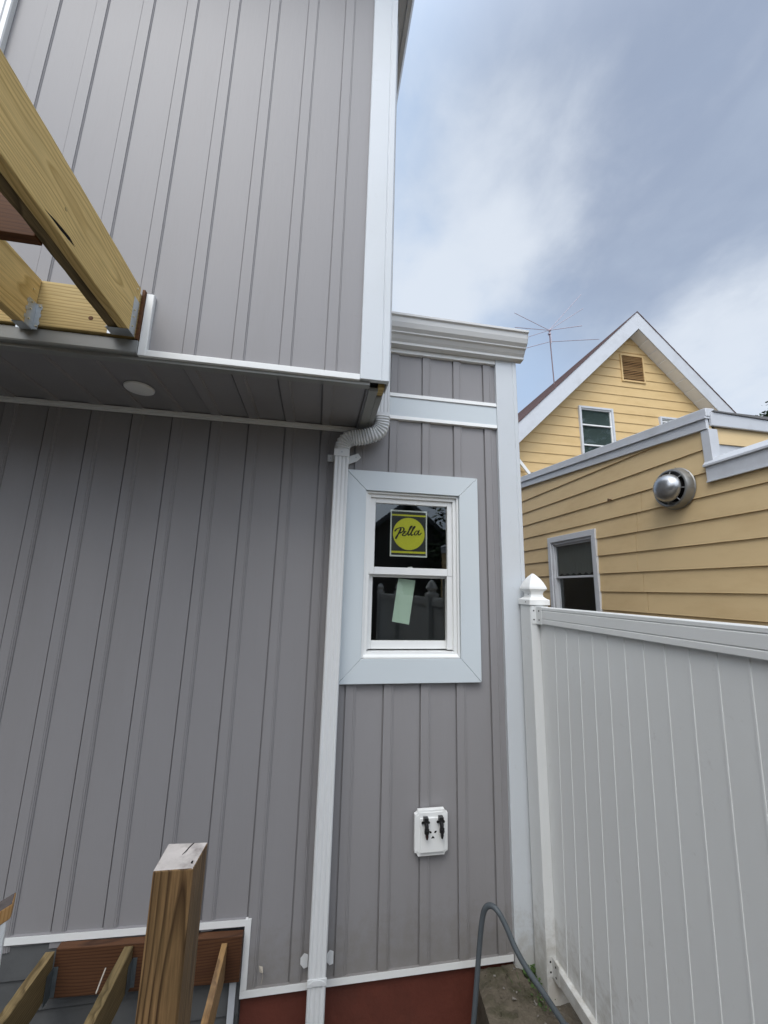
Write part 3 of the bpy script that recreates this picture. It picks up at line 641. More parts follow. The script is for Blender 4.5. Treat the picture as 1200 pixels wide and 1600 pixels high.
# ---- mounting plate with two spigots
PL = bpy.data.objects.new('mounting_plate', None); COL.objects.link(PL); PL.location = (.676, D, .64); PL.empty_display_size = .1
WL['mounting_plate'] = Vector(PL.location); PL.parent = house; PL.matrix_parent_inverse = Matrix.Translation(-WL[house.name])
def notched(x0, x1, z0, z1, c):
    pts = []
    for (cx, cz, sx, sz) in ((x0, z0, 1, 1), (x1, z0, -1, 1), (x1, z1, -1, -1), (x0, z1, 1, -1)):
        seq = [(cx+sx*c*math.cos(a), cz+sz*c*math.sin(a)) for a in [R(90*k/5) for k in range(6)]]
        # concave quarter: from along z-edge to along x-edge
        if (sx > 0) == (sz > 0): seq = seq[::-1]
        pts += seq
    return pts
px0, px1, pz0, pz1 = .586, .768, .532, .748
pb = MB(); pb.slab([(x, D-.016, z) for x, z in notched(px0, px1, pz0, pz1, .018)], (0, -.022, 0)); pb.build('plate', M['vinyl'], PL, bevel=.003)
pb = MB(); pb.slab([(x, D-.038, z) for x, z in notched(px0+.011, px1-.011, pz0+.011, pz1-.011, .014)], (0, -.004, 0)); pb.build('plate_rim', M['vinyl'], PL, bevel=.002)
pb = MB(); pb.box(.613, .742, D-.050, D-.0425, .553, .714); pb.build('raised_face', M['vinyl'], PL, bevel=.003)
for vx, mm_, sg in ((.640, M['red'], -1), (.722, M['black'], 1)):
    v = MB(); yv = D-.05
    v.slot = 0
    v.box(vx-.012, vx+.012, yv-.024, yv, .703, .724)
    v.tube([(vx, yv-.010, .708), (vx+.002, yv-.022, .688), (vx+.002, yv-.024, .672)], [.010, .0105, .010], 12)
    v.lathe([(0, -.004), (.0125, -.004), (.0135, .004), (.0125, .016), (0, .016)], (vx+.002, yv-.024, .660), (0, -.2, 1), 14)
    for q in (-1, 1): v.lathe([(.0, -.002), (.006, -.002), (.007, .002), (0, .002)], (vx+q*.016, yv-.008, .698), (0, -1, 0), 12)
    v.slot = 1
    v.tube([(vx+.003, yv-.024, .657), (vx+.003, yv-.025, .642), (vx+.003, yv-.024, .628)], [.0075, .0085, .005], 12)
    v.build('spigot', [M['black'], mm_], PL, smooth=True)
hm = MB()
for a in (90, 210, 330):
    cx_, cz_ = .682+.015*math.cos(R(a+180)), .640+.015*math.sin(R(a+180)); t_ = R(a+180)
    q = [(.010, 0), (0, .0055), (-.008, 0), (0, -.0055)] if a != 90 else [(.006, .010), (-.006, 0), (.006, -.010)]
    hm.slab([(cx_+u_*math.cos(t_)-v_*math.sin(t_), D-.0502, cz_+u_*math.sin(t_)+v_*math.cos(t_)) for u_, v_ in q], (0, -.0008, 0))
build_each(hm, 'cut_out', M['dark'], PL)
# small scrap caught in the trim
lf = MB(); q = onY(408, 1517, D-.02)
lf.slab([(q.x-.012, D-.018, q.z+.02), (q.x+.006, D-.020, q.z+.016), (q.x+.010, D-.03, q.z-.002), (q.x-.006, D-.022, q.z-.002)], (0, -.001, 0))
lf.tube([(q.x+.004, D-.022, q.z), (q.x+.010, D-.022, q.z-.02), (q.x+.004, D-.024, q.z-.05)], .0012, 5)
tag(lf.build('dry_leaf', M['leafdry']), 'tiny dry leaf caught on the grey siding just above the bottom white trim', 'leaf')
# white door casing at the upper left
dc = thing('door_casing', 'white door casing on the upper grey wall at the top left corner', 'door casing', (-1.72, U, 3.2))
b = MB(); b.prism([(-1.755, U+.0), (-1.755, U-.030), (-1.748, U-.034), (-1.668, U-.034), (-1.664, U-.028), (-1.646, U-.028), (-1.642, U-.022), (-1.642, U)], 'Z', 3.22, 5.5); b.build('side_casing', M['vinyl'], dc, bevel=.0015)
b = MB(); b.box(-2.75, -1.642, U-.034, U, 5.501, 5.60); b.build('head_casing', M['vinyl'], dc, bevel=.0015)
b = MB(); b.box(-2.75, -1.7555, U-.020, U-.013, 3.22, 5.50); b.build('door_slab', M['vinyl'], dc)

# ================================================================== UPPER DECK FRAME
deck = thing('deck_frame', 'new treated pine deck joists hung on the upper grey wall at the left', 'deck frame', (-1.3, U-.05, 2.95))
JT, JB = 3.195, 2.957
def plank(x0, x1, y0, y1, z0, z1, m, nm, par, bev=.003, ms=None):
    return MB().box(x0, x1, y0, y1, z0, z1).build(nm, m, par, bevel=bev)
LY = U-.042
def ledgerb(): return MB().box(-4.0, -.846, LY, U-.014, 2.958, 3.172)
ledgerb().build('ledger', M['pt_ledger'], deck, bevel=.002)
JY0 = -2.4
# the near joist is doubled: an outer board and an inner ply with a ragged gap below
ncut = 40
def joist(x0, x1, yA, yB, z0, z1, seed, wav=.0015):
    rnd = random.Random(seed); b = MB(); n = 60; vs = []
    for i in range(n+1):
        y = yA+(yB-yA)*i/n; w1, w2, w3 = [rnd.uniform(-wav, wav) for _ in range(3)]
        vs += [(x0+w1*.5, y, z0+w2), (x1+w1*.5, y, z0+w2*.6), (x1+w1*.4, y, z1+w3), (x0, y, z1+w3)]
    fs = []
    for i in range(n):
        a = i*4
        for k in range(4): fs.append((a+k, a+(k+1) % 4, a+4+(k+1) % 4, a+4+k))
    fs += [(0, 1, 2, 3), (n*4+3, n*4+2, n*4+1, n*4)]
    return b.add(vs, fs)
j1 = joist(-.884, -.846, JY0, LY-.002, JB, JT, 1, .001).build('joist', M['pt_right'], deck, bevel=.003)
joist(-.931, -.890, JY0, LY-.002, JB+.008, JT, 2, .003).build('joist', M['oldjoist'], deck, bevel=.003)
# split in the outer joist
ck = MB(); y1_, z1_ = 1.114, 2.972; y2_, z2_ = 1.262, 2.984
top_ = [(y1_, z1_+.010), (1.15, 2.992), (1.18, 2.999), (1.205, 3.004), (1.235, 2.998), (1.255, 2.990), (1.272, 2.984)]
bot_ = [(1.262, 2.979), (1.24, 2.984), (1.21, 2.987), (1.18, 2.984), (1.15, 2.981)]
cr = [onX(*p, -.846) for p in ((69, 326), (82, 339), (97, 356), (109, 371), (117, 386), (106, 374), (93, 358), (81, 341.5))]
ck.slab([(-.8455, p.y, p.z) for p in cr], (-.004, 0, 0)); ck.build('split', M['dark'], j1)
kn = MB(); pk = onX(103, 327, -.846); kn.lathe([(0, 0), (.006, 0), (.006, .0008), (0, .0008)], (-.8458, pk.y, pk.z), (1, 0, 0), 12); kn.build('knot', M['pt_ledger'], j1)
j2b = joist(-1.276, -1.238, JY0, LY-.002, JB-.022, 3.170, 3, .001)
j2 = j2b.build('joist', M['pt_right'], deck, bevel=.003)
def cp_child(o, dx, par):
    c = o.copy(); COL.objects.link(c); c.parent = par; c.matrix_parent_inverse = o.matrix_parent_inverse.copy(); c.location.x += dx; return c
j3 = cp_child(j2, -.395, deck); j4 = cp_child(j2, -.79, deck)
def hanger(xr, z0, wide, par, hgt=.12, right=True):
    """U shaped hanger below a joist whose right face is at xr"""
    h = MB(); xl = xr-wide; y1 = LY-.0015; t = .0016
    h.box(xl-t, xl, y1-.045, y1, z0, z0+hgt); h.box(xr, xr+t, y1-.045, y1, z0, z0+hgt); h.box(xl-t, xr+t, y1-.055, y1, z0-t-.001, z0-.001)
    for s_, x in ((-1, xl), (1, xr)):
        if s_ > 0 and not right: continue
        xa, xb = (x-.020, x-t) if s_ < 0 else (x+t, x+.020)
        h.box(xa, xb, y1-t, y1, z0, z0+hgt)
        for k in range(3): zc_ = z0+.022+k*.036; h.box(xb if s_ > 0 else xa-.004, xb+.004 if s_ > 0 else xa, y1-t, y1, zc_, zc_+.016)
        for k in range(3): zc_ = z0+.022+k*.036; h.box(x if s_ > 0 else x-t-.0, x+t if s_ > 0 else x, y1-.053, y1-.045, zc_, zc_+.016)
    o = h.build('joist_hanger', M['galv'], par, bevel=.0005)
    n = MB()
    for zc_ in (z0+.030, z0+.075, z0+.108): n.lathe([(0, 0), (.0042, .0), (.0036, .004), (0, .005)], (xr+.0018, y1-.030, zc_), (1, 0, 0), 10)
    for zc_ in ((z0+.015, z0+.108) if right else ()): n.lathe([(0, 0), (.0042, .0), (.0036, .004), (0, .005)], (xr+.015, y1-.002, zc_), (0, -1, 0), 10)
    n.lathe([(0, 0), (.0042, .0), (.0036, .004), (0, .005)], (xr+.0003, y1-.034, z0+hgt+.045), (1, 0, 0), 10)
    build_each(n, 'nail', M['nail'], par)
    return o
hanger(-1.2375, JB-.022, .040, j2)
hanger(-.8455, JB, .088, j1, .165, False)
plank(-1.2365, -.932, 1.215, 1.253, JB+.002, JT-.01, M['pt_brown'], 'blocking', deck)
bk = MB(); bk.box(-.8445, -.8335, U-.034, U-.013, 2.952, 3.200); bk.build('ledger_shim', M['pt_brown'], deck)
plank(-4.0, -.846, JY0-.040, JY0-.001, JB-.02, JT, M['pt_ledger'], 'rim_joist', deck)
for xx in (-.9, -3.9):
    plank(xx-.045, xx+.045, JY0-.131, JY0-.041, LOW, JT, M['oldjoist'], 'support_post', deck)
kk = MB(); q = onY(142, 497, LY); kk.lathe([(0, 0), (.010, 0), (.009, .0008), (0, .0008)], (q.x, LY-.0004, q.z), (0, -1, 0), 14); kk.build('knot', M['pt_brown'], deck)

# ================================================================== LOWER LANDING FRAME
land = thing('landing_frame', 'old brown stair landing joists hung at the foot of the grey wall, bottom left', 'landing frame', (-.8, D-.06, LOW))
LJ = D-.052
MB().hexa([(-1.035, LJ, .130), (-.2465, LJ, .100), (-.2465, D-.015, .100), (-1.035, D-.015, .130)], [(-1.035, LJ, .312), (-.2465, LJ, .281), (-.2465, D-.015, .281), (-1.035, D-.015, .312)]).build('ledger', M['ledgerred'], land, bevel=.003)
lj = joist(-1.075, -1.037, .3, LJ-.002, .150, .306, 11, .002).build('joist', M['oldjoist'], land, bevel=.003)
l2 = cp_child(lj, .318, land); l2.location.z += -.012
l3 = joist(-.338, -.312, .9, LJ-.002, .120, .262, 12, .002).build('joist', M['tanjoist'], land, bevel=.002)
hg = MB()
for xr in (-1.035, -.717):
    zz_ = .155
    hg.add([(x, y, z) for z in (zz_-.02, zz_+.09) for x, y in ((xr+.001, LJ-.045), (xr+.003, LJ-.045), (xr+.003, LJ-.0025), (xr+.020, LJ-.0025), (xr+.020, LJ-.0005), (xr+.001, LJ-.0005))], [(0, 1, 7, 6), (1, 2, 8, 7), (2, 3, 9, 8), (3, 4, 10, 9), (4, 5, 11, 10), (5, 0, 6, 11), (0, 5, 4, 3, 2, 1), (6, 7, 8, 9, 10, 11)])
build_each(hg, 'joist_hanger', mat('rusty_hanger', (.10, .115, .12), .6, .4, metal=.3, var=.4, vscale=40), land)
wd = MB(); a = onY(477, 0, 1) if False else None
p0, p1 = onY(165, 1513, 2.1), onY(150, 1552, 2.0); wd.bar(p0, p1, .0045, .004); wd.build('splinter', M['leafdry'], land)
for xx in (-1.5, -.40):
    plank(xx-.045, xx+.045, .21, .299, LOW, .25, M['oldjoist'], 'support_post', land)
plank(-1.6, -.30, .30-.04+.0, .2995+.0, .15, .25, M['oldjoist'], 'rim_joist', land) if False else None

# ---- foreground post
ps = MB()
zt = 1.251
top = [(-.334, 1.120), (-.2455, 1.1185), (-.2355, 1.2085), (-.3325, 1.2145)]
bot = [(x-.002, y_) for x, y_ in top]
ps.slot = 0; n = len(ps.v)
vs = [(x, y_, LOW) for x, y_ in bot]+[(x, y_, zt-(.004 if i < 2 else 0)) for i, (x, y_) in enumerate(top)]
ps.add(vs, [(3, 2, 1, 0), (0, 1, 5, 4), (1, 2, 6, 5), (2, 3, 7, 6), (3, 0, 4, 7)])
ps.slot = 1; ps.add([vs[4], vs[5], vs[6], vs[7]], [(0, 1, 2, 3)])
pbody = MB(); pbody.v = ps.v; pbody.f = ps.f; pbody.m = ps.m
postT = thing('wooden_post', 'thick brown weathered timber post with grey cracked end grain in the foreground', 'post', (-.287, 1.165, LOW))
def build_post(mb, nm, mats, par):
    me = bpy.data.meshes.new(nm); me.from_pydata(mb.v, [], mb.f)
    for k in mats: me.materials.append(k)
    me.polygons.foreach_set('material_index', mb.m)
    bm = bmesh.new(); bm.from_mesh(me); bmesh.ops.remove_doubles(bm, verts=bm.verts, dist=1e-5); bmesh.ops.recalc_face_normals(bm, faces=bm.faces); bm.to_mesh(me); bm.free()
    o = bpy.data.objects.new(nm, me); COL.objects.link(o); attach(o, par)
    md = o.modifiers.new('bevel', 'BEVEL'); md.width = .0035; md.segments = 3; md.limit_method = 'ANGLE'; md.angle_limit = R(40)
    return o
build_post(pbody, 'shaft', [M['post'], M['postend']], postT)
cr = MB(); a = Vector((-.271, 1.2095, zt+.0002)); pts = [(-.2715, 1.2085), (-.268, 1.2085), (-.275, 1.192), (-.279, 1.176), (-.285, 1.165), (-.281, 1.178), (-.2775, 1.193)]
cr.slab([(x, y_, zt-.0006) for x, y_ in pts], (0, 0, .0008)); cr.slab([(-.256, 1.135, zt-.003), (-.252, 1.134, zt-.003), (-.252, 1.142, zt-.003), (-.256, 1.142, zt-.003)], (0, 0, .0016)); build_each(cr, 'crack', M['dark'], postT)
# ---- far left post
lp = thing('newel_post', 'white sleeved post with a dark weathered wooden block on top, at the left edge', 'post', (-.66, 1.12, LOW))
zt2 = 1.236
A_, B_, C_ = onZ(26, 1392, zt2), onZ(21, 1410, zt2), onZ(0, 1423, zt2)
dv = (C_-B_).normalized(); B2 = B_; C2 = B_+dv*.095; A2 = A_; D2 = A_+dv*.095
hb = .030
blk = MB(); q = [(p.x, p.y) for p in (B2, A2, D2, C2)]
blk.slot = 0; vs = [(x, y_, zt2-hb) for x, y_ in q]+[(x, y_, zt2) for x, y_ in q]
blk.add(vs, [(3, 2, 1, 0), (0, 1, 5, 4), (1, 2, 6, 5), (2, 3, 7, 6), (3, 0, 4, 7)]); blk.slot = 1; blk.add(vs[4:], [(0, 1, 2, 3)])
build_post(blk, 'block', [M['tancut'], M['darkend']], lp)
cxm = sum(p[0] for p in q)/4; cym = sum(p[1] for p in q)/4
q2 = [(cxm+(x-cxm)*.86, cym+(y_-cym)*.86) for x, y_ in q]
sv = MB(); sv.hexa([(x, y_, LOW) for x, y_ in q2], [(x, y_, zt2-hb-.0005) for x, y_ in q2]); sv.build('sleeve', M['vinyl'], lp, bevel=.002)

# ================================================================== WHITE VINYL FENCE
def cap(b, cx, cy, z, w):
    """gothic post cap: skirt, cove neck, flared bullet"""
    prof = [(w*.5+.007, 0), (w*.5+.007, .030), (w*.5-.002, .034), (w*.36, .046), (w*.33, .060), (w*.36, .076), (w*.5-.004, .088), (w*.5-.001, .092), (w*.47, .104), (w*.385, .128), (w*.27, .152), (w*.13, .172), (w*.05, .182), (0.001, .184)]
    vs = []; fs = []
    for r_, h_ in prof:
        for sx, sy in ((-1, -1), (1, -1), (1, 1), (-1, 1)): vs.append((cx+sx*r_, cy+sy*r_, z+h_))
    for i in range(len(prof)-1):
        for k in range(4): fs.append((i*4+k, i*4+(k+1) % 4, (i+1)*4+(k+1) % 4, (i+1)*4+k))
    fs += [(3, 2, 1, 0), tuple(range(len(prof)*4-4, len(prof)*4))]
    return b.add(vs, fs)
fence = thing('vinyl_fence', 'tall white vinyl privacy fence panel running from the house corner along the right side', 'fence', (F, 2.2, -.1))
PW = .115; PX0 = F-.042; PY0 = 2.160
p_ = MB(); p_.box(PX0, PX0+PW, PY0, PY0+PW, -.35, 1.828); post1 = p_.build('post', M['fence'], fence, bevel=.004)
cap(MB(), PX0+PW/2, PY0+PW/2, 1.829, PW).build('post_cap', M['vinyl'], post1, bevel=.001)
hh = MB(); hh.lathe([(0, 0), (.0035, 0), (.0035, .001), (0, .001)], (PX0-.0065+.0, PY0+PW/2-.02, 1.829+.016), (-1, 0, 0), 8); hh.lathe([(0, 0), (.003, 0), (.003, .001), (0, .001)], (PX0+.018, PY0+PW/2-.01, 1.829+.060), (-1, 0, 0), 8); build_each(hh, 'screw', M['dark'], post1)
BAYS = 3; BL = 1.80
for q in range(1, BAYS+1):
    p2 = post1.copy(); COL.objects.link(p2); p2.location.y -= BL*q
    for c in [c for c in COL.objects if c.parent == post1]:
        c2 = c.copy(); COL.objects.link(c2); c2.parent = p2; c2.matrix_parent_inverse = c.matrix_parent_inverse.copy()
def rail(zb, h, y0, y1, t=.046, dz=.0):
    b = MB(); x0 = F-.006; x1 = F+t
    prof = [(x0+.002, zb), (x0, zb+.003), (x0, zb+h*.26), (x0+.003, zb+h*.28), (x0+.003, zb+h*.30), (x0, zb+h*.32), (x0, zb+h*.76), (x0+.003, zb+h*.78), (x0+.003, zb+h*.80), (x0, zb+h*.82), (x0, zb+h-.004), (x0+.003, zb+h), (x1, zb+h), (x1, zb)]
    return b.prism(prof, 'Y', y0, y1)
rail(1.726, .094, PY0-BL+PW+.002, PY0-.002).build('top_rail', M['fence'], fence, bevel=.001)
# bottom rail
rb_ = MB(); rb_.prism([(F-.012, .045), (F-.012, .103), (F-.004, .108), (F+.046, .108), (F+.046, .045)], 'Y', -.255, PY0-.002); rb_.build('bottom_rail', M['fence'], fence, bevel=.002)
# tongue and groove boards in one panel, with raised beads; boards lean slightly
pn = MB(); bp_ = .1545; zA, zB = .109, 1.725; sh = -.034*(zB-zA)
ys_ = []; y = 2.158
prof = []
pitch = .1335
k = 0
xf = F+.012
vsb = []; 
prof = [(xf, 2.1575)]
y = 1.283+.0985*8; YE = PY0-BL+PW+.003; pitch = .0985
while y > YE+.01:
    prof += [(xf, y+.0042), (xf-.0019, y+.0028), (xf-.0019, y-.0028), (xf, y-.0042)]; y -= pitch
prof += [(xf, YE), (xf+.022, YE), (xf+.022, 2.1575)]
n = len(prof)
cl_ = lambda v: max(YE+.0001, min(2.1574, v))
vs = [(p[0], p[1], zA) for p in prof]+[(p[0], cl_(p[1]+sh) if YE < p[1] < 2.1575 else p[1], zB) for p in prof]
pn.add(vs, [(i, (i+1) % n, (i+1) % n+n, i+n) for i in range(n)])
pn.m = []
for i, f_ in enumerate(pn.f):
    pn.m.append(1 if (prof[i][0] < xf-.001 or prof[(i+1) % n][0] < xf-.001) else 0)
pn.build('panel', [M['fence'], M['groove']], fence)
for o in [o for o in COL.objects if o.parent == fence and o.name.split('.')[0] in ('panel', 'top_rail', 'bottom_rail')]:
    for q in range(1, BAYS):
        c = o.copy(); COL.objects.link(c); c.location.y -= BL*q
for zc_, h_ in ((1.722, .100), (.040, .085)):
    b = MB(); b.box(F-.0105, F-.0075 if zc_ > 1 else F-.0125, PY0-.060, PY0-.0015, zc_, zc_+h_) if zc_ > 1 else b.box(F-.0155, F-.0125, PY0-.060, PY0-.0015, zc_, zc_+h_)
    b.box(PX0+.006, F-.008, PY0-.0035, PY0-.0012, zc_, zc_+h_)
    bo = b.build('rail_bracket', M['fence'], fence, bevel=.001)
    s = MB()
    for zz_ in (zc_+h_*.25, zc_+h_*.75):
        s.lathe([(0, 0), (.0045, 0), (.0045, .001), (0, .001)], (F-.0107 if zc_ > 1 else F-.0157, PY0-.035, zz_), (-1, 0, 0), 10)
        s.lathe([(0, 0), (.0045, 0), (.0045, .001), (0, .001)], (PX0+.018, PY0-.0037, zz_), (0, -1, 0), 10)
    build_each(s, 'screw', M['dark'], bo)

# ================================================================== YELLOW NEIGHBOUR HOUSE
nb = thing('yellow_house', 'yellow clapboard house with a steep gable and a flat roofed addition behind the fence', 'house', (5.5, 6.4, -.1))
NX = 3.0; G = 6.4; GR = G-.28
# addition side wall
def clap_x(b, y0, y1, z0, z1, seam=None, dep=.014):
    """courses on plane X=NX facing -X"""
    b.prism([(NX-dep, z0), (NX-dep+.001, z0+.004), (NX-.001, z1), (NX+.02, z1), (NX+.02, z0), (NX-dep+.004, z0-.0)], 'Y', y0, y1)
aw = MB(); z = 2.865-.1865*17; CR = .1865
topz = lambda y_: 3.203+(y_-2.44)*.084
ZL = [2.865+CR*k for k in range(-17, 0)]
rnd = random.Random(4)
WIN_Y0, WIN_Y1, WIN_Z0, WIN_Z1 = 3.80, 4.70, 1.30, 2.60
for k in range(-17, 5):
    z0 = 2.865+CR*k+rnd.uniform(-.0025, .0025); z1 = 2.865+CR*(k+1)+.003
    if z0 > 3.6: break
    seams = [3.25+rnd.uniform(-.03, .03) if k > -6 else 3.2]
    if k == -1: seams = [3.155]
    if k >= 0: seams = []
    cuts = [-4.5, 2.44]+[q for q in seams]+[6.4]
    for a, c in zip(cuts, cuts[1:]):
        gap = .0 if a == 2.44 or c == 2.44 else .005
        s_, e_ = a+(gap if a != 2.44 else 0), c-(gap if c != 2.44 else 0)
        zlim = 2.80 if c <= 2.44 else 99
        parts = [(s_, e_, z0, min(z1, zlim))]
        if z0 < WIN_Z1 and z1 > WIN_Z0 and c > 2.44:
            parts = [(s_, min(e_, WIN_Y0), z0, z1), (max(s_, WIN_Y1), e_, z0, z1), (max(s_, WIN_Y0), min(e_, WIN_Y1), max(z0, WIN_Z1), z1), (max(s_, WIN_Y0), min(e_, WIN_Y1), z0, min(z1, WIN_Z0))]
        for ya0, yb0, za, zb_ in parts:
            if yb0-ya0 < .01 or zb_-za < .008: continue
            fd = (za-z0)/(z1-z0)*.013; ft = (zb_-z0)/(z1-z0)*.013
            def cb(ya, yb_, zc_): aw.prism([(NX-.014+fd, za), (NX-.014+fd+.001, za+.004), (NX-.014+(zc_-z0)/(z1-z0)*.013, zc_), (NX+.02, zc_), (NX+.02, za)], 'Y', ya, yb_)
            if c <= 2.44 or zb_ <= topz(ya0)+.02: cb(ya0, yb0, zb_)
            else:
                for q in range(24):
                    ya, yb_ = ya0+(yb0-ya0)*q/24, ya0+(yb0-ya0)*(q+1)/24
                    zc_ = min(zb_, topz(ya)+.03)
                    if zc_ > za+.01: cb(ya, yb_, zc_)
aw.build('addition_siding', M['yellow_add'], nb)
ac = MB(); ac.box(NX+.021, NX+.12, 2.46, G, LOW, 3.25); ac.box(NX+.021, NX+.12, -4.5, 2.455, LOW, 2.85)
ac.box(NX+.121, 7.4, 2.47, 2.55, 2.8, 3.25); ac.box(NX+.121, 7.4, -4.5, -4.4, LOW, 2.85)
ac.v = []; ac.f = []; ac.m = []
ac.box(NX+.021, NX+.12, 2.46, WIN_Y0, LOW, 3.2); ac.box(NX+.021, NX+.12, WIN_Y1, G, LOW, 3.2); ac.box(NX+.021, NX+.12, WIN_Y0, WIN_Y1, LOW, WIN_Z0); ac.box(NX+.021, NX+.12, WIN_Y0, WIN_Y1, WIN_Z1, 3.2)
ac.box(NX+.021, NX+.12, -4.5, 2.455, LOW, 2.80); ac.box(NX+.121, 7.4, 2.50, 2.58, 2.8, 3.2); ac.box(NX+.121, 7.4, -4.5, -4.4, LOW, 2.80)
ac.build('addition_core', M['room'], nb)
# addition fascia on the slope
def slope_bar(y0, y1, za0, zb0, xa, xb):   # z at y0: za0..zb0, slope .084
    s_ = .084*(y1-y0)
    return MB().hexa([(xa, y0, za0), (xb, y0, za0), (xb, y1, za0+s_), (xa, y1, za0+s_)], [(xa, y0, zb0), (xb, y0, zb0), (xb, y1, zb0+s_), (xa, y1, zb0+s_)])
slope_bar(2.440, 6.38, 3.203, 3.285, NX-.030, NX-.002).build('fascia', M['ntrim'], nb, bevel=.002)
slope_bar(2.430, 6.38, 3.2855, 3.300, NX-.045, NX+.0).build('drip_edge', M['ntrim'], nb, bevel=.001)
slope_bar(2.424, 6.38, 3.3005, 3.372, NX-.036, NX+.05).build('coping', M['ntrim'], nb, bevel=.006)
slope_bar(2.424, 6.38, 3.28, 3.355, NX+.051, 7.0).build('addition_roof', M['roofgrey'], nb)
fx = MB(); fx.hexa([(NX+.0, 2.420, 3.226), (5.6, 2.420, 3.20), (5.6, 2.44, 3.20), (NX+.0, 2.44, 3.226)], [(NX+.0, 2.416, 3.338), (5.6, 2.416, 3.24), (5.6, 2.44, 3.24), (NX+.0, 2.44, 3.338)]); fx.build('front_fascia', M['ntrim'], nb, bevel=.003)
fx = MB(); fx.hexa([(NX+.02, 2.405, 3.338), (5.6, 2.405, 3.242), (5.6, 2.50, 3.242), (NX+.02, 2.50, 3.338)], [(NX+.02, 2.405, 3.349), (5.6, 2.405, 3.252), (5.6, 2.50, 3.252), (NX+.02, 2.50, 3.349)]); fx.build('roof_edge', M['roofgrey'], nb)
fs_ = MB(); fs_.prism([(2.442, 3.085), (2.452, 3.228), (2.47, 3.228), (2.47, 3.085)], 'X', NX+.061, 5.6); fs_.prism([(2.446, 2.96), (2.454, 3.084), (2.47, 3.084), (2.47, 2.96)], 'X', NX+.061, NX+.0615); fs_.build('front_siding', M['yellow_add'], nb)
ff = MB(); ff.box(NX+.061, 5.6, 2.455, 2.469, 2.86, 3.084); ff.build('step_flashing', M['ntrim'], nb)
cv = MB(); cv.box(NX-.022, NX+.0605, 2.432, 2.500, 2.93, 3.2025); cv.build('corner_board', M['ntrim'], nb, bevel=.003)
# low roof edge
b = MB(); b.box(NX-.028, NX-.016, -4.5, 2.493, 2.785, 2.900); b.build('low_fascia', M['ntrim'], nb, bevel=.001)
b = MB(); b.prism([(NX-.036, 2.776), (NX-.036, 2.784), (NX-.0155, 2.790), (NX-.0155, 2.776)], 'Y', -4.5, 2.495); b.build('low_fascia_lip', M['ntrim'], nb)
b = MB(); b.box(NX-.044, NX-.010, -4.5, 2.503, 2.9005, 2.920); b.build('low_drip_edge', M['ntrim'], nb, bevel=.003)
b = MB(); b.prism([(NX-.036, 2.9205), (NX-.004, 2.968), (NX+.05, 2.968), (NX+.05, 2.9205)], 'Y', -4.5, 2.505); b.build('low_coping', M['ntrim'], nb, bevel=.003)
b = MB(); b.box(NX+.051, 7.4, -4.5, 2.45, 2.84, 2.93); b.build('low_roof', M['roofgrey'], nb)
# addition window
nw = bpy.data.objects.new('window', None); COL.objects.link(nw); nw.location = (NX, 4.25, 1.3); WL[nw.name] = Vector(nw.location); nw.parent = nb; nw.matrix_parent_inverse = Matrix.Translation(-WL[nb.name]); nw.empty_display_size = .1
def ringx(y0, y1, z0, z1, t, xa, xb, tt=None):
    tt = tt or t; m = MB(); m.box(xa, xb, y0, y0+t, z0, z1); m.box(xa, xb, y1-t, y1, z0, z1); m.box(xa+.0004, xb, y0+t+.0004, y1-t-.0004, z1-tt, z1); m.box(xa+.0004, xb, y0+t+.0004, y1-t-.0004, z0, z0+t); return m
ringx(3.800, 4.700, 1.30, 2.605, .060, NX-.030, NX+.02, .07).build('casing', M['ntrim'], nw, bevel=.003)
ringx(3.861, 4.639, 1.361, 2.534, .030, NX-.012, NX+.06, .03).build('frame', M['ntrim'], nw, bevel=.002)
ringx(3.892, 4.608, 2.085, 2.503, .022, NX+.010, NX+.035).build('upper_sash', M['ntrim'], nw, bevel=.001)
ringx(3.892, 4.608, 1.392, 2.105, .022, NX+.038, NX+.058).build('lower_sash', M['ntrim'], nw, bevel=.001)
MB().box(NX+.020, NX+.024, 3.914, 4.586, 2.107, 2.481).build('pane', M['nglass'], nw)
MB().box(NX+.046, NX+.050, 3.914, 4.586, 1.414, 2.083).build('pane', M['nglass'], nw)
cu = MB(); pts = []; n = 40
for i in range(n+1): yy = 3.93+.64*i/n; pts.append((yy, .014*math.sin(i*1.9)))
cu.v = [(NX+.032+d*.3, yy, 2.13+.012*math.sin(i*.9)) for i, (yy, d) in enumerate(pts)]+[(NX+.032+d*.3, yy, 2.49) for yy, d in pts]
cu.f = [(i, i+1, i+2+n, i+1+n) for i in range(n)]; cu.m = [0]*n
cu.build('curtain', mat('dim_curtain', (.42, .42, .39), .9, .1), nw, smooth=True)
MB().box(NX+.5, NX+.55, 3.0, 5.6, .2, 2.9).build('room_wall', M['room'], nb)
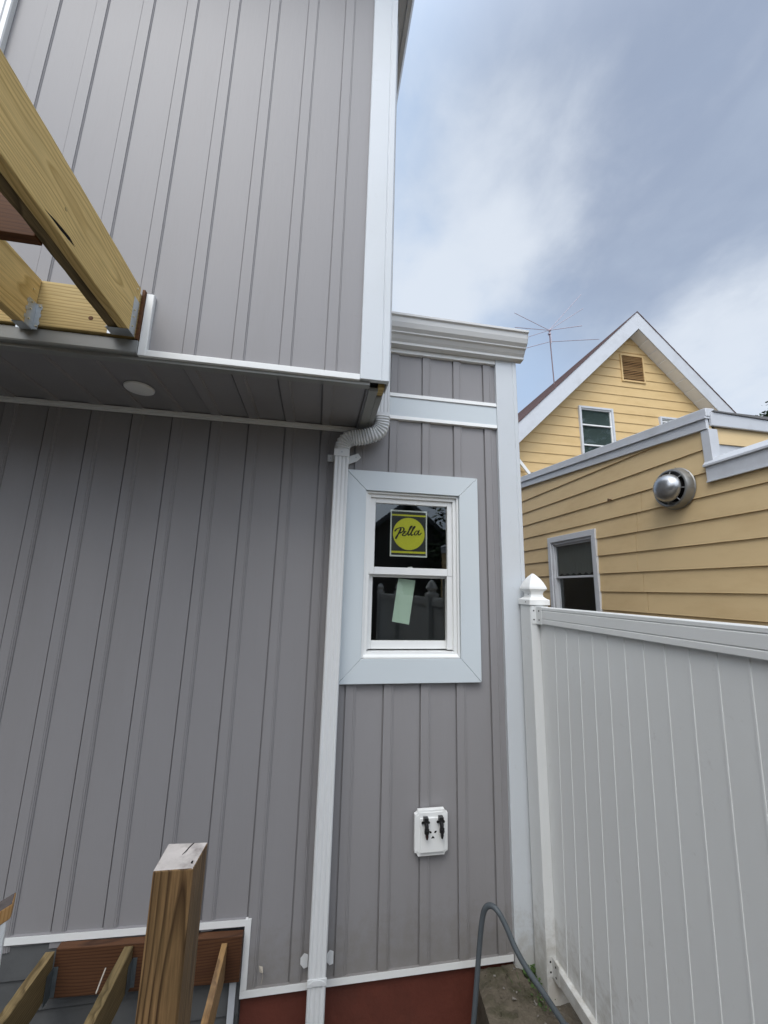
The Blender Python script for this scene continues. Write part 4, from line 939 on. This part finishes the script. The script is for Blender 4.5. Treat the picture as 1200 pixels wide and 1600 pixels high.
# exhaust vent
ev_ = bpy.data.objects.new('exhaust_vent', None); COL.objects.link(ev_); cvc = Vector((NX-.014, 2.775, 2.797)); ev_.location = cvc; WL[ev_.name] = cvc.copy(); ev_.parent = nb; ev_.matrix_parent_inverse = Matrix.Translation(-WL[nb.name]); ev_.empty_display_size = .1
b = MB(); b.lathe([(0, 0), (.178, 0), (.180, .006), (.174, .012), (.172, .030), (.166, .055), (.160, .070), (.150, .074), (.140, .068), (.138, .02), (0, .02)], cvc, (-1, 0, 0), 56); b.build('collar', M['metal2'], ev_, smooth=True)
b = MB(); b.lathe([(0, .0), (.112, .0), (.112, .085), (0, .085)], cvc+Vector((-.02, 0, 0)), (-1, 0, 0), 32)
b.build('throat', M['dark'], ev_)
b = MB(); b.lathe([(0, .080), (.118, .080), (.121, .084), (.121, .090), (.116, .106), (.106, .126), (.090, .146), (.066, .163), (.036, .173), (.001, .176)], cvc, (-1, 0, 0), 56); b.build('hood', M['metal'], ev_, smooth=True)
b = MB()
for a in range(0, 360, 45):
    c_, s__ = math.cos(R(a+10)), math.sin(R(a+10)); b.bar(cvc+Vector((-.066, c_*.147, s__*.147)), cvc+Vector((-.084, c_*.112, s__*.112)), .010, .006)
    b.lathe([(0, 0), (.004, 0), (.004, .004), (0, .004)], cvc+Vector((-.02, c_*.176, s__*.176)), (0, c_, s__), 8)
build_each(b, 'bracket', M['metal2'], ev_)
q = onX(954, 781, NX-.02); b = MB(); b.tube([(q.x+.01, q.y, q.z), (q.x-.03, q.y, q.z)], .008, 10); b.tube([(q.x-.03, q.y, q.z+.01), (q.x-.03, q.y, q.z-.02)], .006, 8); b.build('pipe_stub', mat('rusty_pipe', (.12, .07, .05), .6, .4, metal=.5), nb)
# ---- main gable
ap = onY(995, 486.4, GR); AXg, AZg = ap.x, ap.z; slp = .985
rl = lambda x, o=0.0: AZg-abs(x-AXg)*slp-o
gw = MB(); CG = .196; zb0 = onY(903, 596, G).z
XL_, XR_ = AXg-3.2, AXg+3.2
def clap_y(b, xa, xb, xa1, xb1, z0, z1, dep=.013):
    b.hexa([(xa, G-dep, z0), (xb, G-dep, z0), (xb, G+.02, z0), (xa, G+.02, z0)], [(xa1, G-.001, z1), (xb1, G-.001, z1), (xb1, G+.02, z1), (xa1, G+.02, z1)])
Wa = (onY(902, 635, G).x, onY(955, 640, G).x); Wz = (onY(909, 712, G).z-.25, onY(903, 635, G).z)
Wb = (onY(1028, 652, G).x,); WbW = Wa[1]-Wa[0]; Wbz = onY(1028, 652, G).z
k = -22
while True:
    z0 = zb0+CG*k; z1 = z0+CG+.0015; k += 1
    if z0 > AZg-.3: break
    def ext(z, s): return min(3.1, (AZg-.12-z)/slp)*s+AXg
    xs = [(ext(z0, -1), ext(z0, 1), ext(z1, -1), ext(z1, 1))]
    if ext(z1, 1)-AXg < .02: xs = [(ext(z0, -1), ext(z0, 1), AXg-.01, AXg+.01)]
    a0, a1, c0_, c1_ = xs[0]
    xsg = sorted({-99, Wa[0], Wa[1], Wb[0], Wb[0]+WbW, 99})
    for u0, u1 in zip(xsg, xsg[1:]):
        lo = max(u0, a0); hi = min(u1, a1); lo1 = max(u0, c0_); hi1 = min(u1, c1_)
        if hi <= lo+.002: continue
        if hi1 < lo1: hi1 = lo1 = min(max(lo, c0_), hi)
        hole = Wz if u0 == Wa[0] else ((Wbz-1.3, Wbz) if u0 == Wb[0] else None)
        if hole and z0 < hole[1] and z1 > hole[0]:
            if z1 > hole[1]+.006:
                f_ = (hole[1]-z0)/(z1-z0); gw.hexa([(lo, G-.013+.012*f_, hole[1]), (hi, G-.013+.012*f_, hole[1]), (hi, G+.02, hole[1]), (lo, G+.02, hole[1])], [(lo1, G-.001, z1), (hi1, G-.001, z1), (hi1, G+.02, z1), (lo1, G+.02, z1)])
            continue
        clap_y(gw, lo, hi, lo1, hi1, z0, z1)
gw.build('gable_siding', M['yellow'], nb)
gc = MB(); gc.slab([(AXg-3.1, G+.021, LOW), (AXg+3.1, G+.021, LOW), (AXg+3.1, G+.021, rl(AXg+3.1, .15)), (AXg, G+.021, AZg-.15), (AXg-3.1, G+.021, rl(AXg-3.1, .15))], (0, .01, 0))
gc.box(AXg-3.1, AXg-3.0, G+.04, 14, LOW, rl(AXg-3.1, .2)); gc.box(AXg+3.0, AXg+3.1, G+.04, 14, LOW, rl(AXg+3.1, .2)); gc.build('gable_core', M['yellow'], nb)
# rakes, soffits, roof
ri = onY(993.6, 512.7, GR); rw = AZg-ri.z
for s_ in (-1, 1):
    xe = AXg+s_*3.35
    b = MB(); b.hexa([(AXg+s_*.0005, GR, AZg-rw), (xe, GR, rl(xe)-rw), (xe, GR+.022, rl(xe)-rw), (AXg+s_*.0005, GR+.022, AZg-rw)], [(AXg+s_*.0005, GR, AZg-.018), (xe, GR, rl(xe)-.018), (xe, GR+.022, rl(xe)-.018), (AXg+s_*.0005, GR+.022, AZg-.018)])
    b.build('rake_board', M['ntrim'], nb, bevel=.003)
    # vented soffit panels: small laps
    b = MB(); n_ = 17
    for q in range(n_):
        xa = AXg+s_*(.02+3.3*q/n_); xb = AXg+s_*(.02+3.3*(q+1)/n_-.006); d1, d2 = -.012, .0
        za, zb_ = rl(xa)-rw+.014, rl(xb)-rw+.014
        b.hexa([(xa, GR+.023, za+d1), (xb, GR+.023, zb_+d2), (xb, G-.014, zb_+d2), (xa, G-.014, za+d1)], [(xa, GR+.023, za+.02), (xb, GR+.023, zb_+.02), (xb, G-.014, zb_+.02), (xa, G-.014, za+.02)])
    b.build('rake_soffit', M['nsoff'], nb)
    b = MB(); xe2 = AXg+s_*3.42
    n_ = 26
    for q in range(n_):
        xa = AXg+(xe2-AXg)*q/n_; xb = AXg+(xe2-AXg)*(q+1)/n_; lift = .007
        b.hexa([(xa, GR-.012, rl(xa)-.017), (xb, GR-.012, rl(xb)-.017), (xb, 14.2, rl(xb)-.017), (xa, 14.2, rl(xa)-.017)], [(xa, GR-.012, rl(xa)-.002), (xb, GR-.012, rl(xb)-.002+lift), (xb, 14.2, rl(xb)-.002+lift), (xa, 14.2, rl(xa)-.002)])
    b.build('roof', M['shingle'], nb)
# gable louver
v0, v1, v2_ = onY(967, 553.5, G), onY(1003, 558, G), onY(1004, 600, G)
lv = bpy.data.objects.new('gable_vent', None); COL.objects.link(lv); lv.location = v0; WL[lv.name] = v0.copy(); lv.parent = nb; lv.matrix_parent_inverse = Matrix.Translation(-WL[nb.name]); lv.empty_display_size = .1
x0, x1, z0, z1 = v0.x, v1.x, v2_.z, v0.z
ringy = lambda x0, x1, z0, z1, t, ya, yb: ring(x0, x1, z0, z1, t, ya, yb)
ringy(x0, x1, z0, z1, .030, G-.032, G-.004).build('frame', M['yellow'], lv, bevel=.002)
b = MB(); n_ = 15
for q in range(n_):
    za = z0+.032+(z1-z0-.064)*q/n_; hq = (z1-z0-.064)/n_
    b.hexa([(x0+.031, G-.028, za), (x1-.031, G-.028, za), (x1-.031, G-.024, za+.004), (x0+.031, G-.024, za+.004)], [(x0+.031, G-.012, za+hq*.75), (x1-.031, G-.012, za+hq*.75), (x1-.031, G-.008, za+hq*.75+.004), (x0+.031, G-.008, za+hq*.75+.004)])
b.build('louvers', M['louver'], lv)
MB().box(x0+.03, x1-.03, G-.0075, G-.0045, z0+.03, z1-.03).build('backing', M['dark'], lv)
def nwin(x0, x1, z0, z1, nm='window', mid=None):
    e_ = bpy.data.objects.new(nm, None); COL.objects.link(e_); e_.location = (x0, G, z0); WL[e_.name] = Vector((x0, G, z0)); e_.parent = nb; e_.matrix_parent_inverse = Matrix.Translation(-WL[nb.name]); e_.empty_display_size = .1
    ring(x0, x1, z0, z1, .040, G-.055, G+.0).build('casing', M['ntrim'], e_, bevel=.002)
    ring(x0+.041, x1-.041, z0+.041, z1-.041, .022, G-.030, G+.03).build('sash', M['nsoff'], e_, bevel=.002)
    b = MB()
    for zm in mid: b.box(x0+.064, x1-.064, G-.034, G+.01, zm-.012, zm+.012)
    build_each(b, 'rail', M['nsoff'], e_)
    MB().box(x0+.060, x1-.060, G-.010, G-.006, z0+.06, z1-.06).build('pane', M['nglass'], e_)
    MB().box(x0+.062, x1-.062, G+.004, G+.010, z0+.06, z1-.06).build('reflection_sheet', mat('painted_reflection', (.24, .30, .28), .9, .1), e_)  # sheet coloured grey-green to imitate foliage reflected in the pane
    return e_
m1, m2 = onY(930, 666, G).z, onY(930, 697, G).z
nwin(Wa[0], Wa[1], Wz[0], Wz[1], 'window', (m1, m2))
nwin(Wb[0], Wb[0]+WbW, Wbz-1.3, Wbz, 'window', (Wbz-.10, Wbz-.55))
# small sloping trim at the far left of the gable
a, c = onY(806, 712, G-.12), onY(834, 748, G-.12); b = MB(); b.bar(a, c, .02, .05, up=(0, -1, 0)); b.v = []; b.f = []; b.m = []
dd = (c-a).normalized(); nn = Vector((dd.z, 0, -dd.x)); hw_ = .028
b.slab([a+nn*hw_, c+nn*hw_, c-nn*hw_, a-nn*hw_], (0, .03, 0)); b.build('porch_rake', M['nsoff'], nb, bevel=.002)

# ---- roof antenna
an = thing('roof_antenna', 'spindly metal television antenna on the left slope of the yellow house roof', 'antenna', tuple(onY(866, 598, 7.8)))
AY = 7.8; am = mat('antenna_metal', (.42, .36, .40), .45, .5, metal=.3)
b = MB(); b.tube([onY(866.5, 606, AY), onY(858, 516, AY)], .013, 8); b.build('mast', mat('antenna_mast', (.20, .15, .16), .6, .4, metal=.3), an)
hub = onY(858, 516, AY); hub2 = onY(859, 534, AY)
b = MB(); b.box(hub.x-.035, hub.x+.045, hub.y-.02, hub.y+.02, hub.z-.015, hub.z+.012); b.box(hub.x-.025, hub.x+.025, hub.y-.03, hub.y+.03, hub.z-.12, hub.z-.08); b.tube([hub2+Vector((.03, -.02, -.05)), hub+Vector((.02, -.02, -.06))], .008, 6); b.build('hub', am, an)
for (px_, py_), dy, h0 in (((804, 489), .2, hub), ((804.5, 511.5), -.4, hub), ((908, 460), .6, hub), ((911, 482), .1, hub), ((909.5, 509), -.5, hub), ((822, 527.5), -.7, hub), ((936, 530), .1, hub2), ((810, 547), -.2, hub2)):
    b = MB(); b.tube([h0, onY(px_, py_, AY+dy)], .0075, 6); b.build('element', am, an)

# ================================================================== HOSE
hs = MB()
cps = [onY(736, 1640, 2.12), onY(740, 1598, 2.13), onY(744.5, 1540, 2.14), onY(749, 1480, 2.15), onY(753, 1440, 2.15), onY(758, 1420, 2.14), onY(767, 1415, 2.12), onY(778, 1424, 2.09), onY(791, 1448, 2.06), onY(806, 1483, 2.02), onY(826, 1518, 1.98), onY(850, 1553, 1.94), onY(880, 1598, 1.90), onY(900, 1626, 1.87)]
cps[-1].z = max(cps[-1].z, -.06)
def catmull(P, n=8):
    out = []
    for i in range(len(P)-1):
        p0, p1, p2, p3 = P[max(i-1, 0)], P[i], P[i+1], P[min(i+2, len(P)-1)]
        for s__ in range(n):
            t = s__/n; out.append(.5*((2*p1)+(-p0+p2)*t+(2*p0-5*p1+4*p2-p3)*t*t+(-p0+3*p1-3*p2+p3)*t**3))
    out.append(P[-1]); return out
cps += [Vector((cps[-1].x+.02, 1.6, -.05)), Vector((cps[-1].x+.0, 1.0, -.05))]
hs.tube(catmull(cps), .0125, 14); tag(hs.build('hose', M['hose'], smooth=True), 'dark grey rubber hose looping up beside the corner post and the fence', 'hose')

# ================================================================== WEEDS
def leafclump(b, c, n, spread, size, rnd, up=.6):
    for i in range(n):
        o = Vector(c)+Vector((rnd.gauss(0, spread), rnd.gauss(0, spread), abs(rnd.gauss(0, spread*.7))))
        d = Vector((rnd.uniform(-1, 1), rnd.uniform(-1, 1), rnd.uniform(-.1, up))).normalized(); s_ = size*rnd.uniform(.5, 1.3)
        sd_ = d.cross(Vector((rnd.uniform(-.3, .3), rnd.uniform(-.3, .3), 1))).normalized()
        b.add([o, o+d*s_*.5+sd_*s_*.3, o+d*s_, o+d*s_*.5-sd_*s_*.3], [(0, 1, 2, 3)])
rnd = random.Random(21)
for i, (px_, py_, lab, s_) in enumerate(((822, 1516, 'small green weed growing in the corner at the foot of the white corner post', .026), (836, 1527, 'small leafy weed at the foot of the white fence post', .024), (822, 1546, 'small pale weed in the dirt beside the mossy concrete', .020), (845, 1575, 'little sparse weed beside the hose near the bottom of the fence', .018))):
    c = onZ(px_, py_, -.045); b = MB(); leafclump(b, c, 46 if i < 2 else 26, .028, s_, rnd)
    for q in range(5): b.tube([c+Vector((rnd.gauss(0, .008), rnd.gauss(0, .008), -.03)), c+Vector((rnd.gauss(0, .03), rnd.gauss(0, .03), .05))], .0012, 4)
    tag(b.build('weed', M['green']), lab, 'weed', 'weeds along the foot of the fence')
db = MB()
for i in range(700):
    x, y_ = rnd.uniform(.95, 1.27), rnd.uniform(1.3, 2.30)
    if x < 1.12 and rnd.random() < .7: continue
    zz_ = -.012 if x < 1.15 else -.060; s_ = rnd.uniform(.003, .010) if rnd.random() < .93 else rnd.uniform(.010, .018)
    u_ = [Vector((rnd.uniform(-1, 1), rnd.uniform(-1, 1), rnd.uniform(-.6, .8))).normalized()*s_*rnd.uniform(.6, 1.1) for _ in range(7)]
    o = Vector((x, y_, zz_)); bm = bmesh.new()
    for q in u_: bm.verts.new(o+q)
    r_ = bmesh.ops.convex_hull(bm, input=bm.verts); bm.verts.index_update()
    vsx = [v.co.copy() for v in bm.verts]; db.slot = rnd.choice([0, 0, 1]); db.add(vsx, [[v.index for v in f.verts] for f in bm.faces]); bm.free()
struct(db.build('gravel', [M['conc'], mat('pale_pebble', (.20, .185, .165), .85, .2, var=.2)]), 'stuff')

# ================================================================== TREES
def tree(nm, lab, base, h, rad, nleaf, seed, size, conic=False, mat_=None):
    t = thing(nm, lab, 'tree', base); rnd = random.Random(seed); b = MB(); bs = Vector(base)
    b.tube([bs, bs+Vector((.1, 0, h*.35)), bs+Vector((-.05, .1, h*.7)), bs+Vector((0, 0, h*.95))], [h*.03, h*.022, h*.013, h*.004], 10)
    cl = []
    for i in range(22):
        f_ = rnd.uniform(.35, .97); a = rnd.uniform(0, 6.283); rr_ = rad*((1-f_)*1.3+.12 if conic else math.sin(math.pi*(f_-.25)/.85)*rnd.uniform(.5, 1.0))
        e_ = bs+Vector((math.cos(a)*rr_, math.sin(a)*rr_, h*f_)); b.tube([bs+Vector((0, 0, h*(f_-.15))), bs.lerp(e_, .5)+Vector((0, 0, h*.25*(1-f_)))*.0+Vector((0, 0, h*f_*.42)), e_], [h*.009, h*.006, h*.002], 6)
        cl.append((e_, rad*(.16 if conic else .30)))
    b.build('trunk', M['bark'], t)
    c = MB()
    for i in range(nleaf):
        e_, s_ = rnd.choice(cl); o = e_+Vector((rnd.gauss(0, s_), rnd.gauss(0, s_), rnd.gauss(0, s_*.7)))
        d = Vector((rnd.uniform(-1, 1), rnd.uniform(-1, 1), rnd.uniform(-.6, .6))).normalized(); sd_ = d.cross(Vector((rnd.uniform(-.5, .5), rnd.uniform(-.5, .5), 1))).normalized(); z_ = size*rnd.uniform(.6, 1.4)
        c.add([o, o+d*z_*.5+sd_*z_*.32, o+d*z_, o+d*z_*.5-sd_*z_*.32], [(0, 1, 2, 3)])
    c.build('crown', mat_ or M['tree'], t); return t
pT = onY(1206, 634, 15)
tree('conifer_tree', 'dark evergreen tree top poking up at the right edge behind the roof', (pT.x+.55, 15, -.2), pT.z+.05, 2.0, 9000, 3, .22, True)
# ---- things behind the photographer seen reflected in the panes, and two added light blockers
bh = thing('back_house', 'dim gabled house reflected in the upper window pane', 'house', (3.1, -9, LOW))
hx = 3.1; hz = 4.9
b = MB(); b.slab([(hx-3.4, -9, LOW), (hx+3.4, -9, LOW), (hx+3.4, -9, hz-2.6), (hx, -9, hz+.1), (hx-3.4, -9, hz-2.6)], (0, -7, 0)); b.build('wall', mat('back_house_wall', (.16, .145, .12), .7, .3, var=.1), bh)
for s_ in (-1, 1):
    b = MB(); b.hexa([(hx, -8.7, hz), (hx+s_*3.6, -8.7, hz-2.9), (hx+s_*3.6, -16.2, hz-2.9), (hx, -16.2, hz)], [(hx, -8.7, hz+.2), (hx+s_*3.6, -8.7, hz-2.7), (hx+s_*3.6, -16.2, hz-2.7), (hx, -16.2, hz+.2)]); b.build('roof', mat('back_roof', (.20, .20, .20), .8, .2), bh)
def light_blocker(nm, lab, x0, x1, y0, y1, h, col):
    t = thing(nm, lab, 'house', ((x0+x1)/2, (y0+y1)/2, LOW)); m_ = mat(nm+'_wall', col, .7, .3, var=.1)
    b = MB(); z = LOW
    while z < h: b.prism([(x0, y0)] and [(x0, y0), (x1, y0), (x1, y1), (x0, y1)], 'Z', z, min(h, z+.18)); z += .2
    b.build('wall', m_, t); MB().box(x0-.3, x1+.3, y0-.3, y1+.3, h+.001, h+.2).build('roof', M['roofgrey'], t)
    MB().box(x0-.02 if False else x1-.6, x1+.0, y0-.0, y0+.01, 1, 2).v
    return t
light_blocker('rear_blocker', 'added brown flat roofed block out of view behind, left, blocking low sky light', -7.5, -1.2, -12, -6.0, 5.6, (.12, .10, .09))  # unseen, added to cut low sky light under the soffit
light_blocker('side_blocker', 'added tall brown block out of view at the left, blocking low sky light', -14, -7.5, -9, 1.0, 4.6, (.14, .12, .10))  # out of view, added so the wall top darkens at the left
tree('back_tree', 'dark leafy tree reflected at the right of the upper window pane', (5.6, -8.0, LOW), 5.3, 1.7, 6000, 8, .22)
tree('back_tree', 'dark leafy tree reflected in the gable windows of the yellow house', (19, -6, LOW), 15.5, 4.8, 15000, 9, .5)
